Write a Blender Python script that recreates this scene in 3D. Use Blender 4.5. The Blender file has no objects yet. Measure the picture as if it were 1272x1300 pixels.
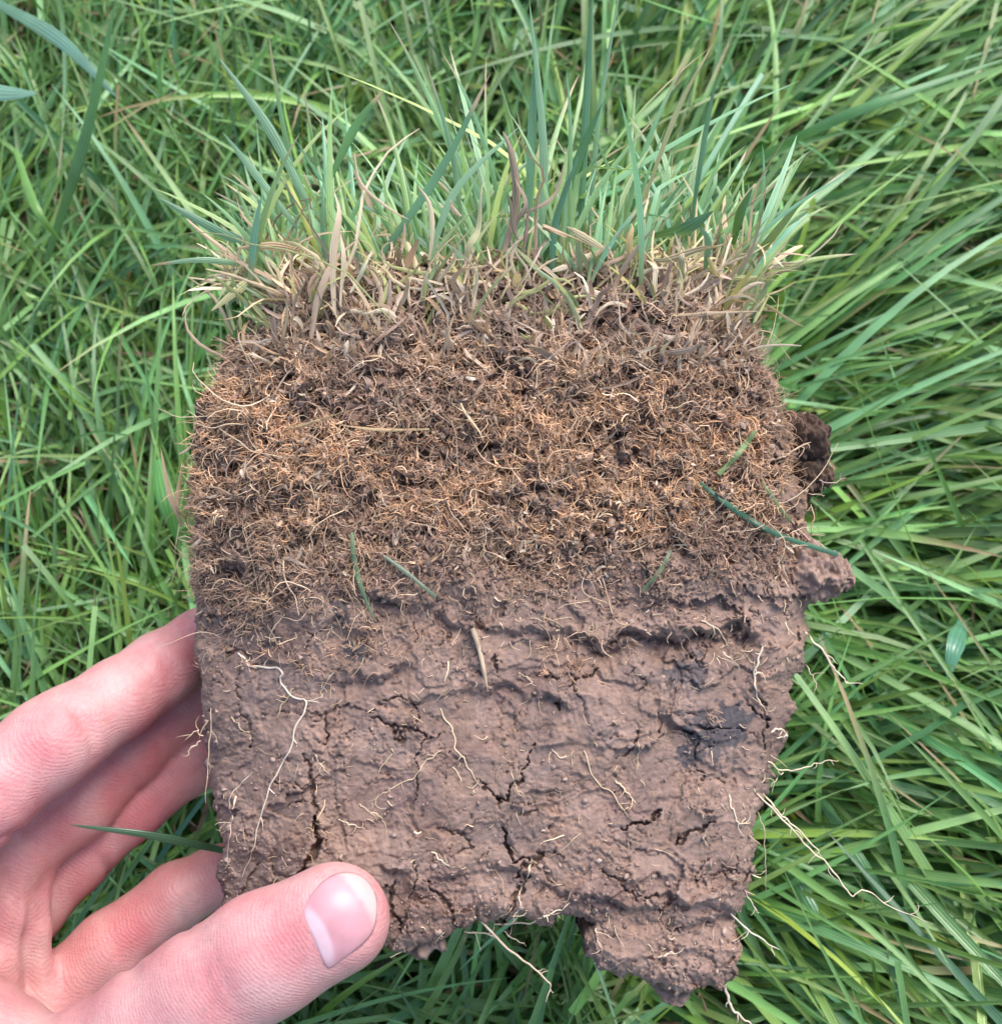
import bpy, math
import numpy as np
from mathutils import Matrix, Vector
from concurrent.futures import ThreadPoolExecutor

RNG = np.random.default_rng(20)
R = math.radians

# ------------------------------------------------------------------ camera, world, sun, exposure
PITCH = R(20.0)
CAM_H = 0.42
FOV = R(44.0)
scene = bpy.context.scene
cam_d = bpy.data.cameras.new("camera")
cam = bpy.data.objects.new("camera", cam_d)
scene.collection.objects.link(cam)
cam.location = (0, 0, CAM_H)
cam.rotation_euler = (PITCH, 0, 0)
cam_d.sensor_fit = 'VERTICAL'
cam_d.sensor_height = 24.0
cam_d.lens = 12.0 / math.tan(FOV / 2)
cam_d.clip_start = 0.01
cam_d.clip_end = 2000
cam_d.dof.use_dof = True
cam_d.dof.focus_distance = 0.283
cam_d.dof.aperture_fstop = 17.0
scene.camera = cam

SUN_EL, SUN_AZ = R(56), R(34)          # azimuth clockwise from +Y
world = bpy.data.worlds.new("World")
scene.world = world
world.use_nodes = True
wn = world.node_tree.nodes
sky = wn.new("ShaderNodeTexSky")
sky.sky_type = 'NISHITA'
sky.sun_disc = False
sky.sun_elevation = SUN_EL
sky.sun_rotation = SUN_AZ
sky.air_density = 1.0
sky.dust_density = 2.2
sky.ozone_density = 1.0
wn["Background"].inputs["Strength"].default_value = 0.125
world.node_tree.links.new(sky.outputs[0], wn["Background"].inputs[0])

sun_d = bpy.data.lights.new("sun", 'SUN')
sun_d.energy = 1.6
sun_d.angle = R(36)
sun_d.color = (1.0, 0.955, 0.90)
sun = bpy.data.objects.new("sun", sun_d)
scene.collection.objects.link(sun)
sd = Vector((math.sin(SUN_AZ) * math.cos(SUN_EL), math.cos(SUN_AZ) * math.cos(SUN_EL), math.sin(SUN_EL)))
sun.rotation_euler = sd.to_track_quat('Z', 'Y').to_euler()
sun.location = sd * 3

scene.view_settings.view_transform = 'Standard'
scene.view_settings.look = 'None'
scene.view_settings.exposure = 1.50
scene.view_settings.gamma = 1.0
scene.view_settings.use_curve_mapping = False
scene.render.engine = 'CYCLES'
scene.cycles.max_bounces = 6
scene.cycles.transparent_max_bounces = 4

# ------------------------------------------------------------------ the frame the sod is held in
# local x to the right, y along the sod towards its grass, z out of the cut face; origin on the cut face.
D = 0.28                                            # camera to cut face
K = 2 * D * math.tan(FOV / 2) / 1300.0              # metres per unit of the measured drawing of the face
HOLD = Matrix.Translation(Vector((0, D * math.sin(PITCH), CAM_H - D * math.cos(PITCH)))) @ Matrix.Rotation(PITCH, 4, 'X')


def P(a, b, z=0.0):
    """drawing units (a right, b down) and depth z in mm -> local metres."""
    z = np.asarray(z, float) * 1e-3
    s = K * (D - z) / D
    return np.stack(np.broadcast_arrays((np.asarray(a, float) - 636) * s, (650 - np.asarray(b, float)) * s, z), -1)


def unP(p):
    s = K * (D - p[..., 2]) / D
    return p[..., 0] / s + 636, 650 - p[..., 1] / s


# ------------------------------------------------------------------ noise
_perm = np.random.default_rng(5).permutation(256)
_perm = np.concatenate([_perm, _perm, _perm])
_g3 = np.random.default_rng(6).normal(size=(256, 3))
_g3 /= np.linalg.norm(_g3, axis=1)[:, None]
_g3 = _g3.astype(np.float32)


_gx, _gy, _gz = (np.ascontiguousarray(_g3[:, i]) for i in range(3))
_perm32 = _perm.astype(np.int32)
POOL = ThreadPoolExecutor(4)


def chunked(fn, arrs):
    """run fn over row blocks of the arrays in threads."""
    n = arrs[0].shape[0]
    cuts = np.linspace(0, n, 9).astype(int)
    return list(POOL.map(lambda k: fn(*[q[cuts[k]:cuts[k + 1]] for q in arrs]), range(8)))


def _noise(x, y, z):
    xi, yi, zi = np.floor(x).astype(np.int32), np.floor(y).astype(np.int32), np.floor(z).astype(np.int32)
    xf, yf, zf = x - xi, y - yi, z - zi
    xi &= 255; yi &= 255; zi &= 255
    u, v, w = (t * t * t * (t * (t * 6 - 15) + 10) for t in (xf, yf, zf))
    out = np.zeros(x.shape, np.float32)
    for dx in (0, 1):
        wx = u if dx else 1 - u
        hx_ = np.take(_perm32, xi + dx) + yi
        for dy in (0, 1):
            wxy = wx * (v if dy else 1 - v)
            hxy = np.take(_perm32, hx_ + dy) + zi
            for dz in (0, 1):
                h = np.take(_perm32, hxy + dz)
                out += wxy * (w if dz else 1 - w) * (np.take(_gx, h) * (xf - dx) + np.take(_gy, h) * (yf - dy) + np.take(_gz, h) * (zf - dz))
    return out * np.float32(1.6)


def noise(x, y, z=0.0):
    x, y, z = np.broadcast_arrays(np.asarray(x, np.float32), np.asarray(y, np.float32), np.asarray(z, np.float32))
    if x.ndim == 2 and x.size > 60000:
        return np.concatenate(chunked(_noise, (x, y, z)))
    return _noise(x, y, z)


def fbm(x, y, z=0.0, o=4, gain=.5):
    s, a, t = 0, 1.0, 0
    for i in range(o):
        s = s + a * noise(x * 2 ** i + 17 * i, y * 2 ** i - 9 * i, z * 2 ** i + 3 * i)
        t += a
        a *= gain
    return s / t


_wr = np.random.default_rng(8).random((256, 3)).astype(np.float32)


def worley(x, y, full=False):
    r = chunked(_worley, (x, y))
    return tuple(np.concatenate([q[i] for q in r]) for i in range(5 if full else 3))


def _worley(x, y, jit=.9):
    """F1, F2, a random value of the nearest cell and the way to its point."""
    xi, yi = np.floor(x).astype(np.int32), np.floor(y).astype(np.int32)
    f1 = np.full(x.shape, 9., np.float32); f2 = f1.copy(); val = np.zeros(x.shape, np.float32); ox = val.copy(); oy = val.copy()
    for dx in (-1, 0, 1):
        for dy in (-1, 0, 1):
            r = _wr[_perm[_perm[(xi + dx) & 255] + ((yi + dy) & 255)]]
            ex = xi + dx + .5 + (r[..., 0] - .5) * jit - x; ey = yi + dy + .5 + (r[..., 1] - .5) * jit - y
            d = np.hypot(ex, ey)
            near = d < f1
            f2 = np.where(near, f1, np.minimum(f2, d))
            val = np.where(near, r[..., 2], val); ox = np.where(near, ex, ox); oy = np.where(near, ey, oy)
            f1 = np.where(near, d, f1)
    return f1, f2, val, ox, oy


def sstep(a, b, x):
    t = np.clip((x - a) / (b - a), 0, 1)
    return t * t * (3 - 2 * t)


# ------------------------------------------------------------------ mesh helpers
def mk_mesh(name, V, F, col=None, u=None, v=None, smooth=True):
    V = np.ascontiguousarray(V, np.float32).reshape(-1, 3)
    F = np.ascontiguousarray(F, np.int32)
    k = F.shape[1]
    me = bpy.data.meshes.new(name)
    me.vertices.add(len(V)); me.vertices.foreach_set("co", V.ravel())
    me.loops.add(F.size); me.loops.foreach_set("vertex_index", F.ravel())
    me.polygons.add(len(F)); me.polygons.foreach_set("loop_start", np.arange(0, F.size, k, dtype=np.int32))
    me.update(calc_edges=True)
    me.validate()
    if smooth:
        me.polygons.foreach_set("use_smooth", np.ones(len(me.polygons), bool))
    if col is not None:
        c = np.ones((len(V), 4), np.float32); c[:, :3] = np.asarray(col).reshape(-1, 3)
        me.attributes.new("col", 'FLOAT_COLOR', 'POINT').data.foreach_set("color", c.ravel())
    for nm, arr in (("across", u), ("along", v)):
        if arr is not None:
            me.attributes.new(nm, 'FLOAT', 'POINT').data.foreach_set("value", np.ascontiguousarray(arr, np.float32).ravel())
    return me


def link(name, me, mat, parent=None, kind=None):
    if me is not None and mat is not None and not me.materials:
        me.materials.append(mat)
    o = bpy.data.objects.new(name, me)
    scene.collection.objects.link(o)
    if parent is not None:
        o.parent = parent
    if kind:
        o["kind"] = kind
    return o


def tag(o, label, cat, group=None):
    o["label"] = label; o["category"] = cat
    if group:
        o["group"] = group
    return o


def norm(a):
    return a / np.maximum(np.linalg.norm(a, axis=-1, keepdims=True), 1e-9)


def ribbons(C, W, side, fold=0.25, col=None):
    """C (N,S,3) centre lines, W (N,S) widths, side (N,3) or (N,S,3) across the blade. Three columns with a keel fold."""
    N, S, _ = C.shape
    T = norm(np.gradient(C, axis=1))
    if side.ndim == 2:
        side = np.repeat(side[:, None, :], S, 1)
    B = norm(side - T * (side * T).sum(-1, keepdims=True))
    Nn = np.cross(T, B)
    h = W[..., None] * .5
    cols = [C - B * h, C - Nn * h * fold * 2, C + B * h]
    V = np.stack(cols, 2)
    i = np.arange(N)[:, None, None] * S * 3 + np.arange(S - 1)[None, :, None] * 3 + np.arange(2)[None, None, :]
    F = np.stack([i, i + 1, i + 4, i + 3], -1).reshape(-1, 4)
    u = np.broadcast_to(np.array([0, .5, 1.]), (N, S, 3))
    v = np.broadcast_to(np.linspace(0, 1, S)[None, :, None], (N, S, 3))
    cc = None if col is None else np.broadcast_to(col[:, :, None, :] if col.ndim == 3 else col[:, None, None, :], (N, S, 3, 3))
    return V, F, u, v, cc


def tubes(C, Rr, sides=3, col=None):
    N, S, _ = C.shape
    T = norm(np.gradient(C, axis=1))
    ref = np.where(np.abs(T[..., 2:3]) > .85, np.array([1., 0, 0]), np.array([0, 0, 1.]))
    A = norm(np.cross(T, ref)); B = np.cross(T, A)
    an = np.arange(sides) * 2 * np.pi / sides
    V = C[:, :, None, :] + Rr[:, :, None, None] * (A[:, :, None, :] * np.cos(an)[None, None, :, None] + B[:, :, None, :] * np.sin(an)[None, None, :, None])
    j = np.arange(sides); jn = (j + 1) % sides
    base = np.arange(N)[:, None, None] * S * sides + np.arange(S - 1)[None, :, None] * sides
    F = np.stack([base + j, base + jn, base + sides + jn, base + sides + j], -1).reshape(-1, 4)
    u = np.zeros((N, S, sides)); v = np.broadcast_to(np.linspace(0, 1, S)[None, :, None], (N, S, sides))
    cc = None if col is None else np.broadcast_to(col[:, :, None, :] if col.ndim == 3 else col[:, None, None, :], (N, S, sides, 3))
    return V, F, u, v, cc


def curve_pts(pts, n):
    """smooth resample (Catmull-Rom) of a polyline."""
    p = np.asarray(pts, float)
    if len(p) == 2:
        return p[0] + (p[1] - p[0]) * np.linspace(0, 1, n)[:, None]
    q = np.vstack([2 * p[0] - p[1], p, 2 * p[-1] - p[-2]])
    t = np.linspace(0, len(p) - 1 - 1e-6, n)
    i = t.astype(int); f = (t - i)[:, None]
    a, b, c, d = q[i], q[i + 1], q[i + 2], q[i + 3]
    return .5 * (2 * b + (c - a) * f + (2 * a - 5 * b + 4 * c - d) * f ** 2 + (3 * b - a - 3 * c + d) * f ** 3)


# ------------------------------------------------------------------ materials
def mat(name):
    m = bpy.data.materials.new(name); m.use_nodes = True
    nt = m.node_tree
    return m, nt, nt.nodes["Principled BSDF"], nt.nodes["Material Output"]


def N(nt, t, **kw):
    n = nt.nodes.new(t)
    for k, v in kw.items():
        setattr(n, k, v)
    return n


def attr(nt, name):
    return N(nt, "ShaderNodeAttribute", attribute_name=name)


def mul_noise(nt, col_out, scale, lo, hi, detail=4):
    """colour times a noise between lo and hi."""
    tc = N(nt, "ShaderNodeTexCoord")
    nz = N(nt, "ShaderNodeTexNoise"); nz.inputs["Scale"].default_value = scale; nz.inputs["Detail"].default_value = detail
    nt.links.new(tc.outputs["Object"], nz.inputs["Vector"])
    mr = N(nt, "ShaderNodeMapRange"); mr.inputs["From Min"].default_value = .25; mr.inputs["From Max"].default_value = .75
    mr.inputs["To Min"].default_value = lo; mr.inputs["To Max"].default_value = hi
    nt.links.new(nz.outputs["Fac"], mr.inputs["Value"])
    mx = N(nt, "ShaderNodeVectorMath", operation='SCALE')
    nt.links.new(col_out, mx.inputs[0]); nt.links.new(mr.outputs[0], mx.inputs["Scale"])
    return mx.outputs[0]


def blade_material(name, rough, transl, stripe=.25):
    m, nt, b, out = mat(name)
    c = attr(nt, "col")
    ac = attr(nt, "across")
    w = N(nt, "ShaderNodeMath", operation='MULTIPLY'); w.inputs[1].default_value = 25
    nt.links.new(ac.outputs["Fac"], w.inputs[0])
    s = N(nt, "ShaderNodeMath", operation='SINE'); nt.links.new(w.outputs[0], s.inputs[0])
    ma = N(nt, "ShaderNodeMath", operation='MULTIPLY_ADD'); ma.inputs[1].default_value = stripe * .5; ma.inputs[2].default_value = 1
    nt.links.new(s.outputs[0], ma.inputs[0])
    sc = N(nt, "ShaderNodeVectorMath", operation='SCALE')
    nt.links.new(mul_noise(nt, c.outputs["Color"], 90, .82, 1.16), sc.inputs[0]); nt.links.new(ma.outputs[0], sc.inputs["Scale"])
    nt.links.new(sc.outputs[0], b.inputs["Base Color"])
    b.inputs["Roughness"].default_value = rough
    b.inputs["Specular IOR Level"].default_value = .6
    bp = N(nt, "ShaderNodeBump"); bp.inputs["Strength"].default_value = stripe; bp.inputs["Distance"].default_value = .0003
    nt.links.new(s.outputs[0], bp.inputs["Height"]); nt.links.new(bp.outputs[0], b.inputs["Normal"])
    tr = N(nt, "ShaderNodeBsdfTranslucent")
    yl = N(nt, "ShaderNodeVectorMath", operation='MULTIPLY'); yl.inputs[1].default_value = (1.3, 1.25, .6)
    nt.links.new(sc.outputs[0], yl.inputs[0]); nt.links.new(yl.outputs[0], tr.inputs["Color"])
    mx = N(nt, "ShaderNodeMixShader"); mx.inputs[0].default_value = transl
    nt.links.new(b.outputs[0], mx.inputs[1]); nt.links.new(tr.outputs[0], mx.inputs[2]); nt.links.new(mx.outputs[0], out.inputs["Surface"])
    return m


M_GRASS = blade_material("grass_blade", .30, .30)
M_STRAW = blade_material("dead_straw", .75, .15, .35)


def fibre_material(name, rough):
    m, nt, b, out = mat(name)
    nt.links.new(mul_noise(nt, attr(nt, "col").outputs["Color"], 400, .75, 1.2), b.inputs["Base Color"])
    b.inputs["Roughness"].default_value = rough
    b.inputs["Specular IOR Level"].default_value = .2
    return m


M_FIBRE = fibre_material("root_fibre", .8)
M_ROOT = fibre_material("pale_root", .65)


def soil_material():
    m, nt, b, out = mat("clay_soil")
    col = mul_noise(nt, attr(nt, "col").outputs["Color"], 800, .74, 1.22, 6)
    col = mul_noise(nt, col, 130, .86, 1.12, 3)
    nt.links.new(col, b.inputs["Base Color"])
    b.inputs["Roughness"].default_value = .92
    b.inputs["Specular IOR Level"].default_value = .12
    tc = N(nt, "ShaderNodeTexCoord")
    n1 = N(nt, "ShaderNodeTexNoise"); n1.inputs["Scale"].default_value = 1100; n1.inputs["Detail"].default_value = 6; n1.inputs["Roughness"].default_value = .65
    nt.links.new(tc.outputs["Object"], n1.inputs["Vector"])
    bp = N(nt, "ShaderNodeBump"); bp.inputs["Strength"].default_value = .7; bp.inputs["Distance"].default_value = .0005
    nt.links.new(n1.outputs["Fac"], bp.inputs["Height"]); nt.links.new(bp.outputs[0], b.inputs["Normal"])
    return m


M_SOIL = soil_material()


def ground_material():
    m, nt, b, out = mat("lawn_ground")
    tc = N(nt, "ShaderNodeTexCoord")
    nz = N(nt, "ShaderNodeTexNoise"); nz.inputs["Scale"].default_value = 60; nz.inputs["Detail"].default_value = 8
    nt.links.new(tc.outputs["Object"], nz.inputs["Vector"])
    cr = N(nt, "ShaderNodeValToRGB")
    e = cr.color_ramp.elements
    e[0].position = .35; e[0].color = (.05, .042, .024, 1)
    e[1].position = .65; e[1].color = (.06, .11, .03, 1)
    nt.links.new(nz.outputs["Fac"], cr.inputs[0]); nt.links.new(cr.outputs[0], b.inputs["Base Color"])
    b.inputs["Roughness"].default_value = .9
    bp = N(nt, "ShaderNodeBump"); bp.inputs["Strength"].default_value = .8; bp.inputs["Distance"].default_value = .01
    nt.links.new(nz.outputs["Fac"], bp.inputs["Height"]); nt.links.new(bp.outputs[0], b.inputs["Normal"])
    return m


# ------------------------------------------------------------------ ground and lawn
gv = np.array([[-300, -300, 0], [300, -300, 0], [300, 300, 0], [-300, 300, 0]], float)
ground = link("ground", mk_mesh("ground", gv, np.array([[0, 1, 2, 3]]), smooth=False), ground_material(), kind="structure")
ground["label"] = "dark earth of the lawn under the grass"


def blade_lines(base, head, tilt0, curl, drift, L, S):
    """centre lines of blades bending over: tilt from the vertical grows along the blade."""
    t = np.linspace(0, 1, S)[None, :]
    tilt = np.minimum(tilt0[:, None] + curl[:, None] * t ** 1.3, R(118))
    ph = head[:, None] + drift[:, None] * t
    d = np.stack([np.sin(tilt) * np.cos(ph), np.sin(tilt) * np.sin(ph), np.cos(tilt)], -1)
    st = (d[:, :-1] + d[:, 1:]) * .5 * (L[:, None, None] / (S - 1))
    C = np.concatenate([np.zeros((len(L), 1, 3)), np.cumsum(st, 1)], 1) + base[:, None, :]
    side = np.stack([-np.sin(head), np.cos(head), np.zeros_like(head)], -1)
    return C, side


def blade_width(n, S, w, cut=None):
    t = np.linspace(0, 1, S)[None, :]
    prof = np.minimum(.55 + 1.2 * t, 1.0) * np.clip((1 - t) / .55, 0, 1) ** .65
    if cut is not None:                                     # mown tips end blunt
        prof = np.where(cut[:, None], np.maximum(prof, np.minimum(.55 + 1.2 * t, .8)), prof)
    return w[:, None] * np.maximum(prof, .03)


def green(n, rng, base, var=.27, yellow=.05):
    c = np.array(base)[None, :] * np.exp(rng.normal(0, var, (n, 1)))
    hue = rng.normal(0, 1, (n, 1))
    c = c * np.exp(hue * np.array([[.14, .02, -.16]]))
    y = rng.random(n) < yellow
    c[y] = c[y] * np.array([1.35, 1.15, .8])
    return c


def tip_colours(c, S, rng, frac, brown=(.34, .25, .13)):
    n = len(c)
    t = np.linspace(0, 1, S)
    out = np.repeat(c[:, None, :], S, 1)
    # pale, yellowish sheath at the base of each blade
    bs = (1 - sstep(.0, .3, t))[None, :, None] * .55
    out = out * (1 - bs) + bs * np.array([.17, .21, .08])
    k = rng.random(n) < frac
    st = rng.uniform(.72, .95, n)
    m = (sstep(0, .16, t[None, :] - st[:, None] + .06) * k[:, None])[..., None]
    return out * (1 - m) + m * np.array(brown)


def lawn():
    rng = np.random.default_rng(11)
    parts = []
    # tussocks: blades of one tussock share a place and a way to lean
    def batch(n, x0, x1, y0, y1, S, tus, lmin, lmax, wmin, wmax, flat):
        cx, cy = rng.uniform(x0, x1, tus), rng.uniform(y0, y1, tus)
        k = rng.integers(0, tus, n)
        x = cx[k] + rng.normal(0, .010, n); y = cy[k] + rng.normal(0, .010, n)
        rgt = sstep(-.02, .07, cx)
        mean = (1 - rgt) * (np.pi * .55 + 2.8 * fbm(cx * 6 + 3, cy * 6 + 7, 0., 2)) + rgt * (np.interp(cy, [-.05, .05, .16, .26, .40], [-1.0, -.85, -.3, .25, .75]) + 1.3 * fbm(cx * 7 + 3, cy * 7 + 7, 0., 2))
        th = mean + rng.normal(0, 1, tus) * (.62 - .34 * rgt)
        rk = rgt[k]
        head = th[k] + rng.normal(0, 1, n) * (.42 - .16 * rk)
        rev = rng.random(n) < .22 - .10 * rk
        head = np.where(rev, head + np.pi, head)
        L = rng.uniform(lmin, lmax, n) * np.exp(rng.normal(0, .18, n)) * (.9 + .5 * sstep(-.02, .08, x))
        tilt0 = np.abs(rng.normal(flat, R(16), n) + R(12) * rk); curl = np.abs(rng.normal(R(40), R(26), n))
        drift = rng.normal(0, .30, n)
        base = np.stack([x, y, np.zeros(n)], -1)
        C, side = blade_lines(base, head, tilt0, curl, drift, L, S)
        # keep every blade below the sod and the hand
        top = C[..., 2].max(1)
        lim = np.clip(rng.normal(.044, .012, n), .010, .058)
        f = np.minimum(1, lim / np.maximum(top, 1e-4))
        C[..., 2] *= f[:, None]
        C[..., 2] += .002 + rng.uniform(0, .004, (n, 1))
        C[..., 2] = np.maximum(C[..., 2], .003)
        tw = rng.normal(0, .55, (n, 1))
        side = norm(side * np.cos(tw) + np.array([[0, 0, 1.]]) * np.sin(tw))
        w = rng.uniform(wmin, wmax, n) * (.78 + .30 * sstep(-.06, .06, x))
        cut = rng.random(n) < .10
        return C, side, w, cut
    # near field
    for (n, S, lmin, lmax, wmin, wmax, flat, hue) in (
            (10500, 6, .03, .06, .0011, .0024, R(36), (.112, .222, .056)),
            (12000, 8, .06, .11, .0016, .0031, R(46), (.141, .280, .080)),
            (3400, 11, .09, .15, .0024, .0038, R(54), (.162, .305, .108))):
        C, side, w, cut = batch(n, -.30, .30, -.12, .47, S, 900, lmin, lmax, wmin, wmax, flat)
        col = tip_colours(green(n, rng, hue), S, rng, .12)
        parts.append(ribbons(C, blade_width(n, S, w, cut), side, .22, col))
    # the lawn going on around
    n = 9000
    C, side, w, cut = batch(n, -1.4, 1.4, -1.2, 1.6, 5, 1800, .05, .10, .0022, .0036, R(44))
    far = (np.abs(C[:, 0, 0]) > .29) | (C[:, 0, 1] > .46) | (C[:, 0, 1] < -.11)
    C, side, w = C[far], side[far], w[far]
    parts.append(ribbons(C, blade_width(len(C), 5, w), side, .2, tip_colours(green(len(C), rng, (.105, .23, .065)), 5, rng, .2)))
    return parts


def join(parts):
    V, F, U, W, Cc, off = [], [], [], [], [], 0
    for v, f, u, w, c in parts:
        v = v.reshape(-1, 3)
        V.append(v); F.append(f + off); U.append(np.ravel(u)); W.append(np.ravel(w)); Cc.append(np.reshape(c, (-1, 3))); off += len(v)
    return np.concatenate(V), np.concatenate(F), np.concatenate(U), np.concatenate(W), np.concatenate(Cc)


V, F, U, W, Cc = join(lawn())
lawn_o = link("lawn_grass", mk_mesh("lawn_grass", V, F, Cc, U, W), M_GRASS, kind="stuff")
tag(lawn_o, "long green lawn grass covering the ground behind the sod", "grass")


def litter():
    rng = np.random.default_rng(12)
    n = 3800
    base = np.stack([rng.uniform(-.3, .3, n), rng.uniform(-.12, .47, n), rng.uniform(.003, .018, n)], -1)
    C, side = blade_lines(base, rng.uniform(0, 6.28, n), rng.uniform(R(60), R(92), n), rng.normal(0, R(25), n), rng.normal(0, .8, n), rng.uniform(.015, .05, n), 6)
    C[..., 2] = np.maximum(C[..., 2], .003)
    pal = np.array([[.36, .26, .15], [.27, .18, .10], [.42, .34, .20], [.18, .11, .07]])
    col = pal[rng.integers(0, 4, n)] * .8 * np.exp(rng.normal(0, .15, (n, 1)))
    return [ribbons(C, blade_width(n, 6, rng.uniform(.0008, .0022, n)), side, .2, np.repeat(col[:, None, :], 6, 1))]


V, F, U, W, Cc = join(litter())
lit_o = link("dead_grass_litter", mk_mesh("dead_grass_litter", V, F, Cc, U, W), M_STRAW, kind="stuff")
tag(lit_o, "brown dead grass litter lying between the lawn blades", "dead grass")

# ------------------------------------------------------------------ the sod: soil body
sod = bpy.data.objects.new("turf_sod", None)
scene.collection.objects.link(sod)
sod.matrix_world = HOLD
sod.empty_display_size = .03
tag(sod, "square-cut sod with clay soil, tan root thatch and green grass on top, held up", "sod")

OUT = np.array([(314, 420), (330, 380), (366, 352), (420, 336), (480, 336), (600, 340), (700, 336), (800, 330), (870, 334), (918, 356), (948, 402), (966, 446), (982, 492),
                (1002, 530), (1010, 580), (1022, 640), (1034, 690), (1040, 728), (1031, 762), (1026, 800), (1016, 850), (1002, 920), (988, 980), (966, 1030), (958, 1090),
                (951, 1130), (936, 1160), (938, 1200), (941, 1240), (916, 1258), (880, 1254), (858, 1270), (838, 1252), (800, 1238), (742, 1224), (736, 1200), (746, 1170),
                (712, 1160), (684, 1176), (640, 1170), (600, 1178), (560, 1194), (505, 1208), (478, 1196), (420, 1190), (345, 1148), (292, 1154), (276, 1130), (286, 1090), (271, 1030),
                (262, 980), (258, 930), (252, 880), (248, 820), (243, 760), (243, 700), (245, 640), (250, 560), (254, 505), (284, 474), (290, 430)], float)


def seg_dist(x, y, pts, warp=None):
    d = np.full(x.shape, 1e9, np.float32); tt = np.zeros(x.shape, np.float32)
    pts = np.asarray(pts, float)
    n = len(pts) - 1
    for i in range(n):
        a, b = pts[i], pts[i + 1]
        e = b - a
        t = np.clip(((x - a[0]) * e[0] + (y - a[1]) * e[1]) / (e @ e), 0, 1)
        q = np.hypot(x - a[0] - t * e[0], y - a[1] - t * e[1])
        m = q < d
        d = np.where(m, q, d); tt = np.where(m, (i + t) / n, tt)
    return d, tt


def inside(x, y, poly):
    r = np.zeros(x.shape, bool)
    j = len(poly) - 1
    for i in range(len(poly)):
        xi, yi = poly[i]; xj, yj = poly[j]
        if yi != yj:
            c = ((yi > y) != (yj > y)) & (x < (xj - xi) * (y - yi) / (yj - yi) + xi)
            r ^= c
        j = i
    return r


GS = 1.45
gx = np.arange(225, 1065, GS, dtype=np.float32); gy = np.arange(310, 1290, GS, dtype=np.float32)
X, Y = np.meshgrid(gx, gy)
# uneven outline
wx = X + 13 * noise(X / 38, Y / 38, 1.) + 5 * noise(X / 13, Y / 13, 2.) + 2.5 * noise(X / 5, Y / 5, 2.5)
wy = Y + 13 * noise(X / 38, Y / 38, 3.) + 5 * noise(X / 13, Y / 13, 4.) + 2.5 * noise(X / 5, Y / 5, 4.5)
dist, _ = seg_dist(wx, wy, np.vstack([OUT, OUT[:1]]))
ins = inside(wx, wy, OUT)
dist = np.where(ins, dist, -dist)

# zone where roots and thatch take over from clay
thb = 716 + 24 * noise(X / 70, 3., 0.) + 20 * noise(X / 25, Y / 25, 5.) + 62 * (1 - sstep(285, 400, X)) + 26 * (1 - sstep(380, 520, X)) * sstep(300, 400, X) - 22 * sstep(820, 1000, X)
TH = 1 - sstep(-60, 50, Y - thb + 26 * noise(X / 11, Y / 11, 6.) + 26 * noise(X / 34, Y / 30, 6.5))                     # 1 in the thatch

Z = np.zeros_like(X)
Z += 2.0 * (1 - ((X - 650) / 380) ** 2)
Z -= 9.0 * np.clip((520 - Y) / 190, 0, 1.2) ** 2
edge_l = np.interp(Y, [300, 500, 700, 760, 900, 1000, 1100, 1200], [400, 350, 360, 395, 400, 392, 388, 380]) + 12 * noise(Y / 60, 9., 0.)
ll = np.clip(edge_l - X, 0, 400)
Z -= .115 * (np.sqrt(ll ** 2 + 18 ** 2) - 18)
rr = np.clip(X - np.interp(Y, [300, 700, 800, 1000, 1100], [925, 985, 985, 940, 930]) - 8 * noise(Y / 50, 19., 0.), 0, 400)
Z -= .22 * (np.sqrt(rr ** 2 + 12 ** 2) - 12)
rim = np.clip(dist / 26, 0, 1)
Z -= 5.5 * (1 - np.sqrt(np.clip(1 - (1 - rim) ** 2, 0, 1)))
CL = 1 - TH
# big lumps and pressed planes of the clay
Z += 3.2 * fbm(X / 190, Y / 150, 1.3, 3)
# broken clods: cells that sit higher or lower and tilt a little
bx = X + 26 * noise(X / 60, Y / 60, 7.) + 9 * noise(X / 17, Y / 17, 7.5) + 4 * noise(X / 6, Y / 6, 7.7)
by = Y + 26 * noise(X / 60, Y / 60, 8.) + 9 * noise(X / 17, Y / 17, 8.5) + 4 * noise(X / 6, Y / 6, 8.7)
f1, f2, val = worley(bx / 105, by / 84)
brk = sstep(.14, .42, noise(X / 95, Y / 95, 11.))          # where cracks between clods open
gap = (1 - sstep(0.0, .026, f2 - f1)) * brk
Z += CL * ((val - .5) * 1.5 * sstep(.0, .10, f2 - f1) - 1.9 * gap)
# flat broken faces: each clod is tilted its own way, so neighbours meet in ragged steps
for sc_, am_, sd_, thr in ((120, 2.3, 2., -.25), (62, 1.5, 5., .05)):
    k1, k2, kv, kx, ky = worley(bx / sc_ + sd_, by / (sc_ * .8) + sd_, True)
    an_ = kv * 44.0
    wgt = sstep(thr, thr + .3, noise(X / 130, Y / 110, sd_ * 7) + .3 * sstep(1060, 1150, Y) + .25 * (1 - sstep(800, 860, Y)))
    Z += CL * wgt * am_ * (kx * np.cos(an_) + ky * np.sin(an_)) * (.4 + kv)
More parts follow.
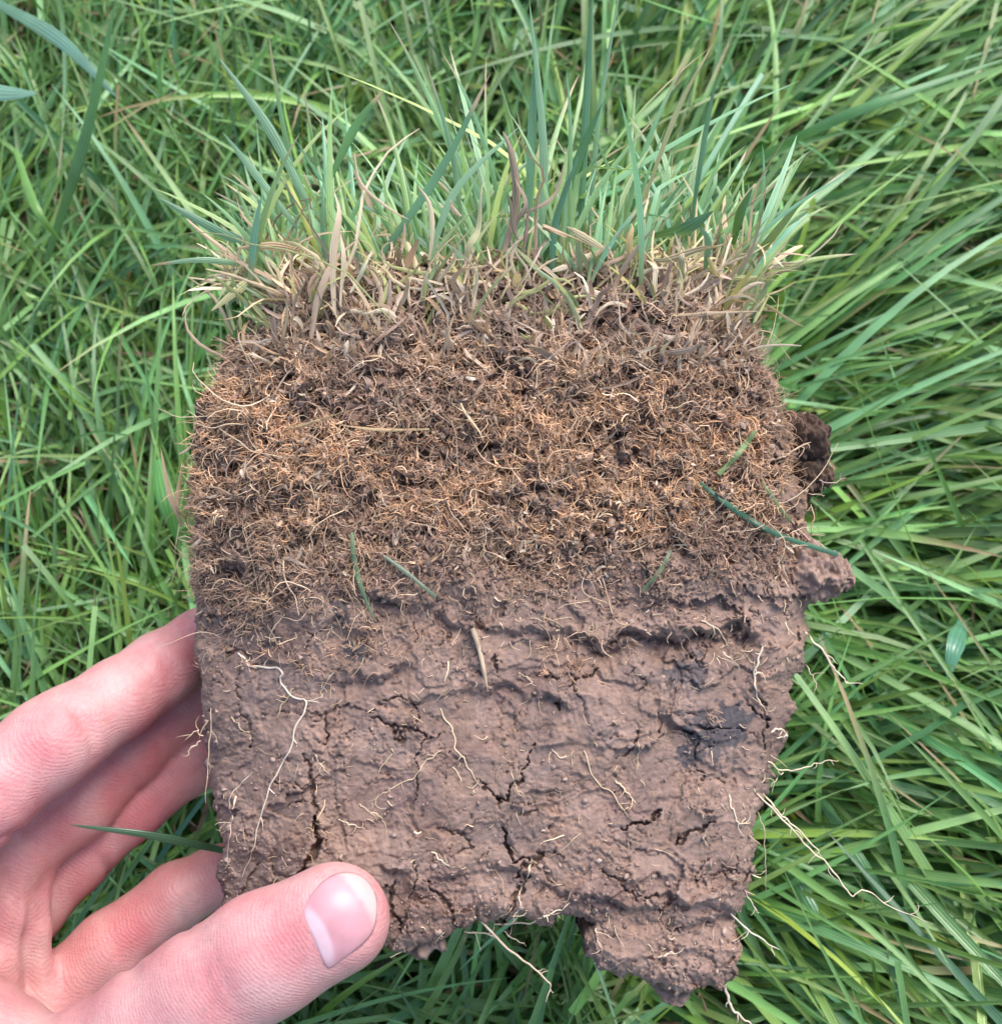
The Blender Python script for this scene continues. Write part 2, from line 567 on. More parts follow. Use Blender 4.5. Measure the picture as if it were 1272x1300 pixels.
# torn flakes: terraces with fractal edges
for sc_, st_, amp_, sd_ in ((150, 2.8, .75, 12.), (60, 2.2, .34, 13.), (24, 2.2, .10, 14.)):
    qn = fbm(bx / sc_, by / (sc_ * .8), sd_, 4, .55) * st_
    fl = np.floor(qn); fr = qn - fl
    Z += CL * amp_ * (fl + sstep(.80, 1.0, fr) + .25 * fr)
fine = sstep(.0, .4, noise(X / 75, Y / 75, 21.) + .35 * (1 - rim) + .25 * sstep(1040, 1150, Y) + .2 * ((X < 440) & (X > 330)))
f1, f2, val = worley(bx / 30 + 9, by / 25 + 4)
Z += CL * fine * ((val - .5) * .9 * sstep(0, .12, f2 - f1) - .5 * (1 - sstep(0, .05, f2 - f1)))
f1, f2, val = worley(bx / 11 + 3, by / 10 + 7)
Z += CL * (.06 + .6 * fine) * ((.55 - f1) * .6 + (val - .5) * .5)
f1, f2, val = worley(X / 5 + 3, Y / 5 + 7)
Z += CL * (.08 + .3 * fine) * (.5 - f1)
Z += CL * (.3 * fbm(X / 40, Y / 34, 2.2, 4) + .12 * fbm(X / 7, Y / 6, 3.1, 3) * (.6 + fine))
# hairline cracks, open only in patches
for sc_, wd_, dp_, sd_, th_ in ((44, .035, .7, 15., .14), (26, .05, .35, 16., .18), (70, .022, 1.2, 17., .18)):
    h1, h2, _ = worley(bx / sc_ + sd_, (by + .25 * bx) / (sc_ * .8))
    Z -= CL * dp_ * (1 - sstep(0, wd_, h2 - h1)) * sstep(th_, th_ + .3, noise(X / 42, Y / 42, sd_ * 3) + .12 * fine)
Z += CL * .14 * np.abs(fbm(X / 16, Y / 13, 18., 4, .6)) * (.4 + fine) - CL * .06
# small pits
pit = sstep(.42, .62, noise(X / 9, Y / 9, 30.)) * sstep(0, .35, noise(X / 50, Y / 50, 31.))
Z -= CL * .7 * pit
# smear striations left by the spade
Z += CL * .07 * noise((X * .35 + Y) / 3.2, (X - .35 * Y) / 60, 40.) * sstep(0, .3, noise(X / 90, Y / 90, 41.))
# ledges: the clay above stands proud of the clay below
def ledge(pts, amp, fall, lo, hi):
    global Z
    p = np.array(pts, float)
    ly = np.interp(X, p[:, 0], p[:, 1]) + 14 * noise(X / 34, Y / 34, amp) + 7 * noise(X / 13, Y / 13, amp + 2) + 4 * noise(X / 6, Y / 6, amp + 1)
    m = sstep(p[0, 0] - 1, p[0, 0] + lo, X) * (1 - sstep(p[-1, 0] - hi, p[-1, 0] + 1, X))
    t = Y - ly
    m = m * np.clip(.75 + 1.7 * noise(X / 55, amp * 9, 3.), .15, 1.9)
    Z -= m * amp * sstep(0, 7, t) * np.exp(-np.clip(t, 0, 999) / fall)
    Z += m * amp * .35 * (1 - sstep(-3, 0, t)) * np.exp(np.clip(t, -999, 0) / (fall * .6))
ledge([(395, 745), (450, 752), (540, 768), (600, 795), (660, 806), (720, 800), (770, 818), (830, 806), (880, 796), (930, 800), (985, 792)], 2.6, 36, 60, 40)
ledge([(640, 800), (700, 808), (760, 815), (800, 800), (850, 806), (935, 804)], 3.4, 14, 30, 20)
ledge([(395, 868), (450, 858), (520, 850), (570, 858)], 1.6, 26, 30, 40)
ledge([(470, 1105), (560, 1115), (620, 1100), (700, 1122), (760, 1140), (800, 1150), (870, 1140), (940, 1150)], 2.6, 30, 40, 20)
ledge([(735, 1168), (800, 1160), (870, 1166), (938, 1160)], 2.2, 22, 20, 15)
ledge([(560, 880), (640, 868), (700, 880), (740, 900)], 1.4, 30, 30, 30)
# named cracks
for pts, wd, dp in (
        ([(412, 905), (414, 925), (413, 945)], 3.5, 3.0), ([(400, 1040), (404, 1065), (395, 1090), (380, 1110)], 11, 6.0), ([(388, 955), (396, 985), (400, 1040)], 5, 2.5),
        ([(610, 990), (622, 1005), (634, 1018), (648, 1008), (664, 985), (680, 940)], 3.5, 2.6), ([(632, 1012), (636, 1022)], 7, 3.5), ([(636, 1052), (645, 1075), (650, 1090)], 5, 4.0),
        ([(650, 1095), (690, 1085), (650, 1115)], 6, 3.0), ([(480, 895), (500, 885), (520, 890)], 3, 2.0), ([(628, 835), (632, 855)], 3, 2.4), ([(706, 885), (712, 900)], 5, 3.0),
        ([(722, 870), (745, 858), (757, 848)], 4, 2.8), ([(787, 1052), (815, 1043), (842, 1032)], 5, 3.6), ([(858, 1072), (880, 1054), (905, 1046)], 4.5, 3.0), ([(780, 960), (800, 955), (812, 930)], 3.5, 2.2),
        ([(835, 905), (838, 930)], 3, 1.8), ([(555, 1050), (590, 1060), (600, 1075), (570, 1085)], 3, 1.6), ([(300, 895), (318, 925), (322, 950)], 4, 2.2), ([(300, 868), (306, 890)], 4, 1.8),
        ([(545, 1120), (570, 1150), (580, 1180)], 5, 2.6), ([(500, 1120), (495, 1150), (510, 1180)], 5, 3.0), ([(960, 880), (975, 910), (968, 950)], 4.5, 2.4), ([(760, 1105), (790, 1120), (805, 1140)], 4, 2.0),
        ([(820, 1140), (850, 1138), (838, 1160)], 7, 3.0), ([(640, 1170), (660, 1130), (668, 1110)], 6, 3.0), ([(935, 770), (950, 800), (940, 830)], 3.5, 1.8)):
    p = np.array(pts, float)
    x0, y0 = p.min(0) - 30; x1, y1 = p.max(0) + 30
    ix = slice(max(0, int((x0 - gx[0]) / GS)), max(0, int((x1 - gx[0]) / GS))); iy = slice(max(0, int((y0 - gy[0]) / GS)), max(0, int((y1 - gy[0]) / GS)))
    xs, ys = X[iy, ix], Y[iy, ix]
    d, t = seg_dist(xs + 7 * noise(xs / 14, ys / 14, 50.) + 3 * noise(xs / 5, ys / 5, 51.), ys + 7 * noise(xs / 14, ys / 14, 52.) + 3 * noise(xs / 5, ys / 5, 53.), p)
    ww = .78 * wd * (.35 + .9 * np.sin(np.pi * np.clip(t, .05, .95))) * .62
    Z[iy, ix] -= .75 * dp * np.clip(1 - (d / np.maximum(ww, .6)) ** 2, 0, 1) ** .6
# crumbly, holed surface in the thatch
hx = X + 6 * noise(X / 15, Y / 15, 60.); hy = Y + 6 * noise(X / 15, Y / 15, 61.)
f1, f2, val = worley(hx / 17, hy / 15)
g1, g2, gval = worley(hx / 7 + 4, hy / 6.5 + 8)
Z += TH * (3.0 * fbm(X / 60, Y / 50, 5., 3) + (val - .45) * 2.8 - 2.0 * f1 + (.5 - g1) * 1.0 - 2.6 * sstep(.1, .45, noise(X / 22, Y / 18, 62.)))

# colours of the soil itself
clay = np.array([.246, .165, .131]); humus = np.array([.185, .118, .084])
C3 = np.empty(X.shape + (3,), np.float32)
tone = 1 + .22 * fbm(X / 120, Y / 90, 70., 3) + .16 * noise(X / 14, Y / 12, 71.)
warm = fbm(X / 60, Y / 60, 72., 3)[..., None] * np.array([.10, .02, -.08])
damp = sstep(.02, .34, fbm(X / 150, Y / 110, 79., 4))[..., None]      # moister, darker patches
C3[:] = clay * tone[..., None] * (1 + warm) * (1 - damp * np.array([.20, .22, .18]))
spots = np.zeros_like(X)
for (a, b, r, s) in ((905, 932, 40, .85), (872, 958, 14, .9), (935, 915, 22, .9), (875, 852, 24, .7), (845, 862, 16, .5), (432, 772, 18, .8), (452, 826, 16, .9), (345, 812, 14, .6), (280, 940, 26, .45),
                     (660, 1050, 26, .35), (500, 940, 30, .3), (465, 915, 20, .3), (690, 905, 26, .25), (790, 745, 18, .35), (300, 925, 14, .4)):
    q = np.hypot(X - a, (Y - b) * 1.1) / r + .75 * noise(X / 16, Y / 16, 73.) + .5 * noise(X / 6, Y / 6, 74.) + .25 * noise(X / 2.5, Y / 2.5, 74.5)
    spots = np.maximum(spots, s * (1 - sstep(.8, 1.05, q)))
C3 = C3 * (1 - spots[..., None]) + spots[..., None] * np.array([.066, .062, .068]) * (1 + .3 * noise(X / 5, Y / 5, 75.))[..., None]
ht = (humus * (1 + .35 * fbm(X / 30, Y / 25, 76., 3))[..., None]) * (1 - .25 * sstep(0, .4, noise(X / 30, Y / 30, 77.)))[..., None]
mixc = (TH * (.55 + .4 * sstep(-.3, .2, noise(X / 18, Y / 16, 78.))))[..., None]
C3 = C3 * (1 - mixc) + ht * mixc

keep = ins & (dist > 0)
cell = keep[:-1, :-1] & keep[1:, :-1] & keep[:-1, 1:] & keep[1:, 1:]
used = np.zeros_like(keep)
for a in (slice(None, -1), slice(1, None)):
    for b in (slice(None, -1), slice(1, None)):
        used[a, b] |= cell
ids = np.full(X.shape, -1, np.int64); ids[used] = np.arange(used.sum())
Vf = P(X[used], Y[used], Z[used])
Cf = C3[used]
ii, jj = np.nonzero(cell)
Ff = np.stack([ids[ii + 1, jj], ids[ii + 1, jj + 1], ids[ii, jj + 1], ids[ii, jj]], -1)
# walls: push the rim back and close it behind
e = np.concatenate([Ff[:, [0, 1]], Ff[:, [1, 2]], Ff[:, [2, 3]], Ff[:, [3, 0]]])
key = np.minimum(e[:, 0], e[:, 1]) * 10_000_000 + np.maximum(e[:, 0], e[:, 1])
uq, inv, cnt = np.unique(key, return_inverse=True, return_counts=True)
be = e[cnt[inv] == 1]
bv = np.unique(be)
bidx = np.full(len(Vf), -1, np.int64); bidx[bv] = np.arange(len(bv))
pb = Vf[bv]; ctr = np.array([0.002, -0.012, 0])
rings_v, rings_f, rings_c = [], [], []
back = -.043
prev = bv
nb = len(bv)
cols_b = Cf[bv]
offs = len(Vf)
steps = [(.12, 1.0), (.25, 1.0), (.4, .995), (.55, .985), (.7, .975), (.85, .955), (.96, .92), (1.0, .85), (1.02, .7), (1.03, .5), (1.03, .25), (1.03, 0.02)]
for q, (dz, sc) in enumerate(steps):
    z = pb[:, 2] + (back - pb[:, 2]) * dz
    v = np.stack([(pb[:, 0] - ctr[0]) * sc + ctr[0], (pb[:, 1] - ctr[1]) * sc + ctr[1], z], -1)
    nz = np.stack([noise(v[:, 0] * 180 + k_ * 31, v[:, 1] * 180, v[:, 2] * 180) for k_ in range(3)], -1)
    v = v + nz * .0016 * (1 if sc > .5 else .5)
    rings_v.append(v)
    cur = offs + q * nb + np.arange(nb)
    a, b = be[:, 0], be[:, 1]
    ca, cb = cur[bidx[a]], cur[bidx[b]]
    pa, pb_ = (a, b) if q == 0 else (prev[bidx[a]], prev[bidx[b]])
    rings_f.append(np.stack([pb_, pa, ca, cb], -1))
    rings_c.append(cols_b * (1 + .2 * nz[:, :1]))
    prev = cur
V = np.concatenate([Vf] + rings_v); F = np.concatenate([Ff] + rings_f); Cc = np.concatenate([Cf] + rings_c)
soil = link("soil_block", mk_mesh("soil_block", V, F, Cc), M_SOIL, sod)
soil["label"] = "brown clay soil with cracks and dark stains"


def Hs(a, b):
    """height of the face (mm) at drawing units."""
    i = np.clip(np.round((np.asarray(b) - gy[0]) / GS).astype(int), 0, len(gy) - 1); j = np.clip(np.round((np.asarray(a) - gx[0]) / GS).astype(int), 0, len(gx) - 1)
    return np.where(keep[i, j], Z[i, j], -7.0)


def Ths(a, b):
    i = np.clip(np.round((np.asarray(b) - gy[0]) / GS).astype(int), 0, len(gy) - 1); j = np.clip(np.round((np.asarray(a) - gx[0]) / GS).astype(int), 0, len(gx) - 1)
    return TH[i, j], keep[i, j], dist[i, j]


def lift(C, off):
    """keep centre lines C (N,S,3) from sinking into the face."""
    a, b = unP(C)
    inb = (a > gx[0]) & (a < gx[-1]) & (b > gy[0]) & (b < gy[-1])
    t, k, d = Ths(a, b)
    h = Hs(a, b) * 1e-3 + off
    C[..., 2] = np.where(inb & k & (d > 4), np.maximum(C[..., 2], h), C[..., 2])
    return C


# ------------------------------------------------------------------ loose crumbs on the soil
def crumbs(n, rng):
    phi = (1 + 5 ** .5) / 2
    ico = norm(np.array([(-1, phi, 0), (1, phi, 0), (-1, -phi, 0), (1, -phi, 0), (0, -1, phi), (0, 1, phi), (0, -1, -phi), (0, 1, -phi), (phi, 0, -1), (phi, 0, 1), (-phi, 0, -1), (-phi, 0, 1)], float))
    tri = np.array([(0, 11, 5), (0, 5, 1), (0, 1, 7), (0, 7, 10), (0, 10, 11), (1, 5, 9), (5, 11, 4), (11, 10, 2), (10, 7, 6), (7, 1, 8), (3, 9, 4), (3, 4, 2), (3, 2, 6), (3, 6, 8), (3, 8, 9), (4, 9, 5), (2, 4, 11), (6, 2, 10), (8, 6, 7), (9, 8, 1)])
    a = rng.uniform(235, 1050, n * 5); b = rng.uniform(330, 1270, n * 5)
    t, k, d = Ths(a, b)
    ok = k & (rng.random(n * 5) < np.where(t > .3, .75, .06 + .6 * (d < 22) + .35 * (b > 1090) + .3 * (noise(a / 50, b / 50, 80.) > .25)))
    a, b, t = a[ok][:n], b[ok][:n], t[ok][:n]
    n = len(a)
    r = np.minimum(np.exp(rng.normal(np.log(.00030), .5, n)), .0007) * np.where(t > .3, 1.35, 1.0)
    c = P(a, b, Hs(a, b)); c[:, 2] += r * .05
    V = c[:, None, :] + ico[None] * r[:, None, None] * np.clip(1 + rng.normal(0, .5, (n, 12, 1)), .25, 1.9) * rng.uniform(.45, 1.35, (n, 1, 3))
    F = (np.arange(n)[:, None, None] * 12 + tri[None]).reshape(-1, 3)
    base = (np.array([.29, .207, .168]) * (1 - t[:, None] * .42) + t[:, None] * .42 * np.array([.10, .052, .040])) * np.exp(rng.normal(0, .2, (n, 1)))
    return V.reshape(-1, 3), F, np.repeat(base, 12, 0)


def clods():
    """reddish-brown crumbs and bits of rotten stem packed between the fibres."""
    rng = np.random.default_rng(33)
    a, b, d = thatch_sites(5200, rng, .10)
    a2 = rng.uniform(255, 1020, 3000); b2 = rng.normal(712, 36, 3000) + 55 * (1 - sstep(285, 400, a2))
    t, k, d2 = Ths(a2, b2); a = np.concatenate([a, a2[k]]); b = np.concatenate([b, b2[k]])
    n = len(a)
    m, q = 5, 5                                            # rings and sides of one crumb
    th = np.linspace(0, np.pi, m)[:, None]; ph = np.linspace(0, 2 * np.pi, q, endpoint=False)[None]
    S0 = np.stack([np.cos(th) + 0 * ph, np.sin(th) * np.cos(ph), np.sin(th) * np.sin(ph)], -1).reshape(-1, 3)
    ax = norm(rng.normal(0, 1, (n, 3)) * np.array([1, 1, .5])); s1 = norm(np.cross(ax, rng.normal(0, 1, (n, 3)))); s2 = np.cross(ax, s1)
    r = np.clip(np.exp(rng.normal(np.log(.00034), .5, n)), .00012, .0009) * np.where(b > 680, .8, 1)
    el = np.exp(rng.normal(.12, .3, n))
    V = S0[None, :, :1] * (ax * (r * el)[:, None])[:, None] + S0[None, :, 1:2] * (s1 * r[:, None])[:, None] + S0[None, :, 2:] * (s2 * (r * rng.uniform(.5, 1, n))[:, None])[:, None]
    V = V * np.clip(1 + rng.normal(0, .5, (n, m * q, 1)), .3, 2.0)
    V = V + rng.normal(0, 1, V.shape) * (r * .22)[:, None, None]
    c = P(a, b, Hs(a, b)); c[:, 2] += r * .3 + np.abs(rng.normal(0, .0006, n)) * (b < 690)
    V = V + c[:, None, :]
    i = np.arange(m - 1)[:, None] * q + np.arange(q)[None]; i2 = np.arange(m - 1)[:, None] * q + (np.arange(q)[None] + 1) % q
    f = np.stack([i, i + q, i2 + q, i2], -1).reshape(-1, 4)
    F = (np.arange(n)[:, None, None] * m * q + f[None]).reshape(-1, 4)
    pal = np.array([(.25, .155, .11), (.33, .215, .15), (.18, .105, .076), (.39, .255, .17), (.26, .175, .135)])
    col = pal[rng.integers(0, 5, n)] * np.exp(rng.normal(0, .2, (n, 1)))
    lo_ = sstep(670, 730, b)[:, None]
    col = col * (1 - .75 * lo_) + .75 * lo_ * np.array([.24, .162, .128])
    return V.reshape(-1, 3), F, np.repeat(col, m * q, 0)


V, F, Cc = crumbs(5000, np.random.default_rng(31))
o = link("soil_crumbs", mk_mesh("soil_crumbs", V, F, Cc, smooth=False), M_SOIL, sod, kind="stuff")


def lump(pa, pb_, r0, r1, name, colr, seed, n=40, sy=1.0):
    """a knobbly lump of soil from pa to pb_ (local metres)."""
    u = np.linspace(0, 2 * np.pi, n, endpoint=False); w = np.linspace(0, np.pi, n)
    Wg, Ug = np.meshgrid(w, u, indexing='ij')
    ax = pb_ - pa; L = np.linalg.norm(ax); ax = ax / L
    s1 = norm(np.cross(ax, np.array([0, 0, 1.]))); s2 = np.cross(ax, s1)
    tt = .5 - .5 * np.cos(Wg)
    rad = (r0 + (r1 - r0) * tt) * np.sin(Wg) ** .55
    c = pa + ax * (tt * L)[..., None] + s1 * (rad * np.cos(Ug))[..., None] + s2 * (rad * np.sin(Ug) * sy)[..., None]
    nn = norm(c - (pa + ax * (tt * L)[..., None]) + ax * 1e-6)
    h = 250
    f = fbm(c[..., 0] * h + seed, c[..., 1] * h, c[..., 2] * h, 3)
    f2_ = noise(c[..., 0] * 1100, c[..., 1] * 1100 + seed, c[..., 2] * 1100)
    c = c + nn * (f * .0046 + f2_ * .0008 + .0003 * noise(c[..., 0] * 2400, c[..., 1] * 2400, c[..., 2] * 2400 + seed))[..., None]
    i = np.arange(n - 1)[:, None] * n + np.arange(n)[None]; i2 = np.arange(n - 1)[:, None] * n + (np.arange(n)[None] + 1) % n
    Fq = np.stack([i, i + n, i2 + n, i2], -1).reshape(-1, 4)
    cc = np.array(colr) * (1 + .2 * f2_)[..., None]
    return link(name, mk_mesh(name, c.reshape(-1, 3), Fq, cc.reshape(-1, 3)), M_SOIL, sod)


lump(P(995, 722, -8), P(1084, 735, -10), .0085, .0024, "soil_lump", (.246, .166, .132), 3, 90)
lump(P(1000, 560, -16), P(1044, 552, -19), .0068, .0052, "soil_lump", (.085, .055, .042), 9, 90)
lump(P(1005, 605, -18), P(1052, 604, -21), .0060, .0036, "soil_lump", (.10, .066, .048), 14, 90)
lump(P(858, 1240, -6), P(856, 1270, -8), .0045, .0022, "soil_lump", (.25, .17, .135), 21, 40)
lump(P(560, 1180, -5), P(520, 1200, -8), .0040, .0034, "soil_lump", (.24, .165, .13), 27, 40)

# ------------------------------------------------------------------ thatch: fine fibres, flakes, dead leaves
def walk(p0, d0, step, S, rng, wander, out_bias=0.):
    n = len(p0)
    C = np.empty((n, S, 3)); C[:, 0] = p0
    d = norm(d0)
    w = rng.normal(0, 1, (n, 3)) * wander
    for i in range(1, S):
        C[:, i] = C[:, i - 1] + d * step[:, None]
        w = w * .6 + rng.normal(0, 1, (n, 3)) * wander
        d = norm(d + w + np.array([0, 0, out_bias]))
    return C


def thatch_sites(n, rng, low=0.0):
    m = n * 4
    a = rng.uniform(238, 1045, m); b = rng.uniform(325, 820, m)
    t, k, d = Ths(a, b)
    patch = sstep(-.35, .35, fbm(a / 70, b / 55, 90., 3))
    ok = k & (rng.random(m) < (low + (1 - low) * t) * (.05 + .95 * patch) * (1 - .5 * (1 - sstep(330, 470, b))))
    return a[ok][:n], b[ok][:n], d[ok][:n]


PAL = np.array([(.48, .275, .145), (.55, .345, .195), (.40, .22, .12), (.60, .43, .28), (.28, .165, .105), (.50, .34, .225), (.43, .265, .165)])


def thatch():
    rng = np.random.default_rng(41)
    out = []
    for kind in (0, 1):
        if kind == 0:                      # tufts: fibres that leave one point together and curl
            ta, tb, td = thatch_sites(2300, rng, .03)
            extra = np.array([(720, 848), (715, 856), (728, 862), (690, 826), (735, 822), (760, 818), (700, 815), (480, 800), (455, 815), (430, 822), (470, 832), (445, 845), (418, 838), (495, 815), (400, 862), (515, 838),
                              (352, 828), (330, 822), (300, 800), (280, 812), (372, 842), (385, 850), (268, 850), (655, 740), (660, 728), (905, 905), (930, 830), (402, 1050)], float)
            ta = np.concatenate([ta, np.repeat(extra[:, 0], 2) + rng.normal(0, 7, 56)]); tb = np.concatenate([tb, np.repeat(extra[:, 1], 2) + rng.normal(0, 5, 56)])
            k = rng.integers(0, len(ta), 19500)
            sp = np.exp(rng.normal(np.log(7.5), .45, len(ta)))
            a = ta[k] + rng.normal(0, 1, len(k)) * sp[k]; b = tb[k] + rng.normal(0, 1, len(k)) * sp[k]
            t, kp, d = Ths(a, b)
            a, b, d, k = a[kp], b[kp], d[kp], k[kp]
            ang = rng.uniform(0, 6.28, len(ta))[k] + rng.normal(0, .55, len(a))
            hgt = np.abs(rng.normal(.0006, .0009, len(ta)))[k]
            shade = np.exp(rng.normal(.06, .26, len(ta)))[k]
            hue = rng.integers(0, 7, len(ta))[k]
            hue = np.where(rng.random(len(a)) < .6, hue, rng.integers(0, 7, len(a)))
            Lm, rm, upm = .0025, .000092, .35
        else:
            a, b, d = thatch_sites(7500, rng, .02)
            ang = rng.uniform(0, 6.28, len(a)); hgt = rng.uniform(-.0002, .0008, len(a)); shade = np.full(len(a), .9); hue = rng.integers(0, 7, len(a))
            Lm, rm, upm = .0034, .000085, .2
        n = len(a); S = 5
        p0 = P(a, b, Hs(a, b)); p0[:, 2] += hgt
        d0 = np.stack([np.cos(ang), np.sin(ang), np.abs(rng.normal(upm, .4, n))], -1)
        edge = d < 26
        ox = np.where(a < 400, -1, np.where(a > 930, 1, 0)); d0[edge, 0] += 1.3 * ox[edge]
        L = np.exp(rng.normal(np.log(Lm), .45, n))
        C = walk(p0, d0, L / (S - 1), S, rng, .46, -.12)
        C = lift(C, .0001)
        r = np.exp(rng.normal(np.log(rm), .35, n))
        Rr = r[:, None] * np.linspace(1, .45, S)[None]
        tone = PAL[hue] * np.array([1.40, 1.38, 1.36]) * (shade * np.exp(rng.normal(0, .15, n)))[:, None]
        gold = sstep(-.22, .22, fbm(a / 85, b / 60, 93., 3) + .25 * np.exp(-((b - 580) / 90) ** 2) - .06 + .4 * np.exp(-((a - 325) / 85) ** 2 - ((b - 545) / 80) ** 2) + .38 * np.exp(-((a - 790) / 130) ** 2 - ((b - 590) / 75) ** 2) - .45 * np.exp(-((a - 630) / 45) ** 2 - ((b - 590) / 35) ** 2) - .35 * np.exp(-((a - 470) / 60) ** 2 - ((b - 490) / 45) ** 2) - .3 * np.exp(-((a - 430) / 60) ** 2 - ((b - 620) / 40) ** 2))[:, None]
        tone = tone * (.35 + .65 * gold) + (1 - gold) * .65 * np.array([.30, .21, .165]) * shade[:, None]
        top = (1 - sstep(380, 500, b))[:, None]
        tone = tone * (1 - .55 * top) + .55 * top * np.array([.50, .385, .305])
        low = sstep(640, 720, b)[:, None]
        tone = tone * (1 - .35 * low) + .35 * low * np.array([.28, .195, .15])
        out.append(tubes(C, Rr, 3, np.repeat(tone[:, None, :], S, 1)))
    # long strands that run through the mat
    a, b, d = thatch_sites(420, rng, .05)
    n = len(a); S = 12
    p0 = P(a, b, Hs(a, b)); p0[:, 2] += .0006
    ang = rng.uniform(0, 6.28, n)
    C = lift(walk(p0, np.stack([np.cos(ang), np.sin(ang), np.zeros(n)], -1), np.exp(rng.normal(np.log(.011), .4, n)) / (S - 1), S, rng, .22, -.02), .0003)
    r = np.exp(rng.normal(np.log(.00012), .3, n))
    tone = np.array([.58, .43, .29]) * np.exp(rng.normal(0, .2, (n, 1)))
    out.append(tubes(C, r[:, None] * np.interp(np.linspace(0, 1, S), [0, .2, 1], [.5, 1, .4])[None], 4, np.repeat(tone[:, None, :], S, 1)))
    return out


V, F, U, W, Cc = join(thatch())
o = link("thatch_fibres", mk_mesh("thatch_fibres", V, F, Cc), M_FIBRE, sod, kind="stuff")
o["label"] = "tan and brown matted root fibres"


def flakes():
    rng = np.random.default_rng(42)
    out = []
    for n, bmax, Lm, wm in ((2600, 730, .0020, .0005), (1900, 470, .0048, .00085)):
        a, b, d = thatch_sites(n * 2, rng, .0)
        s = b < bmax
        a, b, d = a[s][:n], b[s][:n], d[s][:n]
        m = len(a); S = 5
        p0 = P(a, b, Hs(a, b)); p0[:, 2] += rng.uniform(.0002, .0016, m)
        ang = rng.normal(np.pi / 2, 1.0, m) if bmax < 500 else rng.uniform(0, 6.28, m)
        d0 = np.stack([np.cos(ang), np.sin(ang), np.abs(rng.normal(.2, .4, m))], -1)
        C = walk(p0, d0, np.exp(rng.normal(np.log(Lm), .45, m)) / (S - 1), S, rng, .25, -.05)
        C = lift(C, .0002)
        side = norm(rng.normal(0, 1, (m, 3)) + np.array([0, 0, -.3]))
        w = wm * np.exp(rng.normal(0, .4, m))
        prof = np.array([.55, 1, 1, .8, .3])[None]
        pal = np.array([(.44, .33, .25), (.52, .40, .30), (.36, .26, .195), (.60, .49, .37), (.28, .195, .15), (.50, .33, .20)])
        tone = pal[rng.integers(0, 6, m)] * np.exp(rng.normal(0, .2, (m, 1)))
        out.append(ribbons(C, w[:, None] * prof, side, .3, np.repeat(tone[:, None, :], S, 1)))
    return out


V, F, Cc = clods()
link("thatch_crumbs", mk_mesh("thatch_crumbs", V, F, Cc, smooth=False), M_SOIL, sod, kind="stuff")

V, F, U, W, Cc = join(flakes())
o = link("thatch_flakes", mk_mesh("thatch_flakes", V, F, Cc, U, W), M_STRAW, sod, kind="stuff")


def split_out(name, part, mat_, parent, smooth=True):
    """one object for each ribbon or tube of a batch."""
    V, F, U, W, Cc = part
    n, per = V.shape[0], V.shape[1] * V.shape[2]
    nf = len(F) // n
    f0 = F[:nf]
    V = V.reshape(n, per, 3); U = np.reshape(U, (n, per)); W = np.reshape(W, (n, per)); Cc = np.reshape(Cc, (n, per, 3))
    r = []
    for i in range(n):
        r.append(link(name, mk_mesh(name, V[i], f0, Cc[i], U[i], W[i], smooth), mat_, parent))
    return r


def dead_leaves():
    rng = np.random.default_rng(43)
    n = 210; S = 9
    a = rng.uniform(292, 965, n); b = 318 + np.abs(rng.normal(0, 62, n)) + 8
    p0 = P(a, b, np.where(Hs(a, b) < -6.9, -14 + 6 * rng.random(n), Hs(a, b)))
    p0[:, 2] += rng.uniform(.0005, .002, n) - np.where(b < 350, rng.uniform(0, .018, n), 0)
    ang = np.pi / 2 + (630 - a) / 700 + rng.normal(0, .75, n)
    d0 = np.stack([np.cos(ang), np.sin(ang), np.abs(rng.normal(.15, .3, n))], -1)
    L = np.exp(rng.normal(np.log(.013), .45, n))
    C = lift(walk(p0, d0, L / (S - 1), S, rng, .20, .0), .0004)
    side = norm(np.cross(d0, np.array([0, 0, 1.])) + rng.normal(0, .5, (n, 3)))
    w = np.exp(rng.normal(np.log(.0009), .35, n))
    prof = np.interp(np.linspace(0, 1, S), [0, .12, .5, .85, 1], [.7, 1, .85, .45, .1])[None]
    pal = np.array([(.42, .31, .20), (.34, .24, .16), (.52, .43, .30), (.28, .19, .135), (.46, .36, .22), (.30, .30, .13)])
    tone = pal[rng.integers(0, 6, n)] * 1.2 * np.exp(rng.normal(0, .18, (n, 1)))
    return ribbons(C, w[:, None] * prof, side, .3, np.repeat(tone[:, None, :], S, 1))


split_out("dead_leaf", dead_leaves(), M_STRAW, sod)


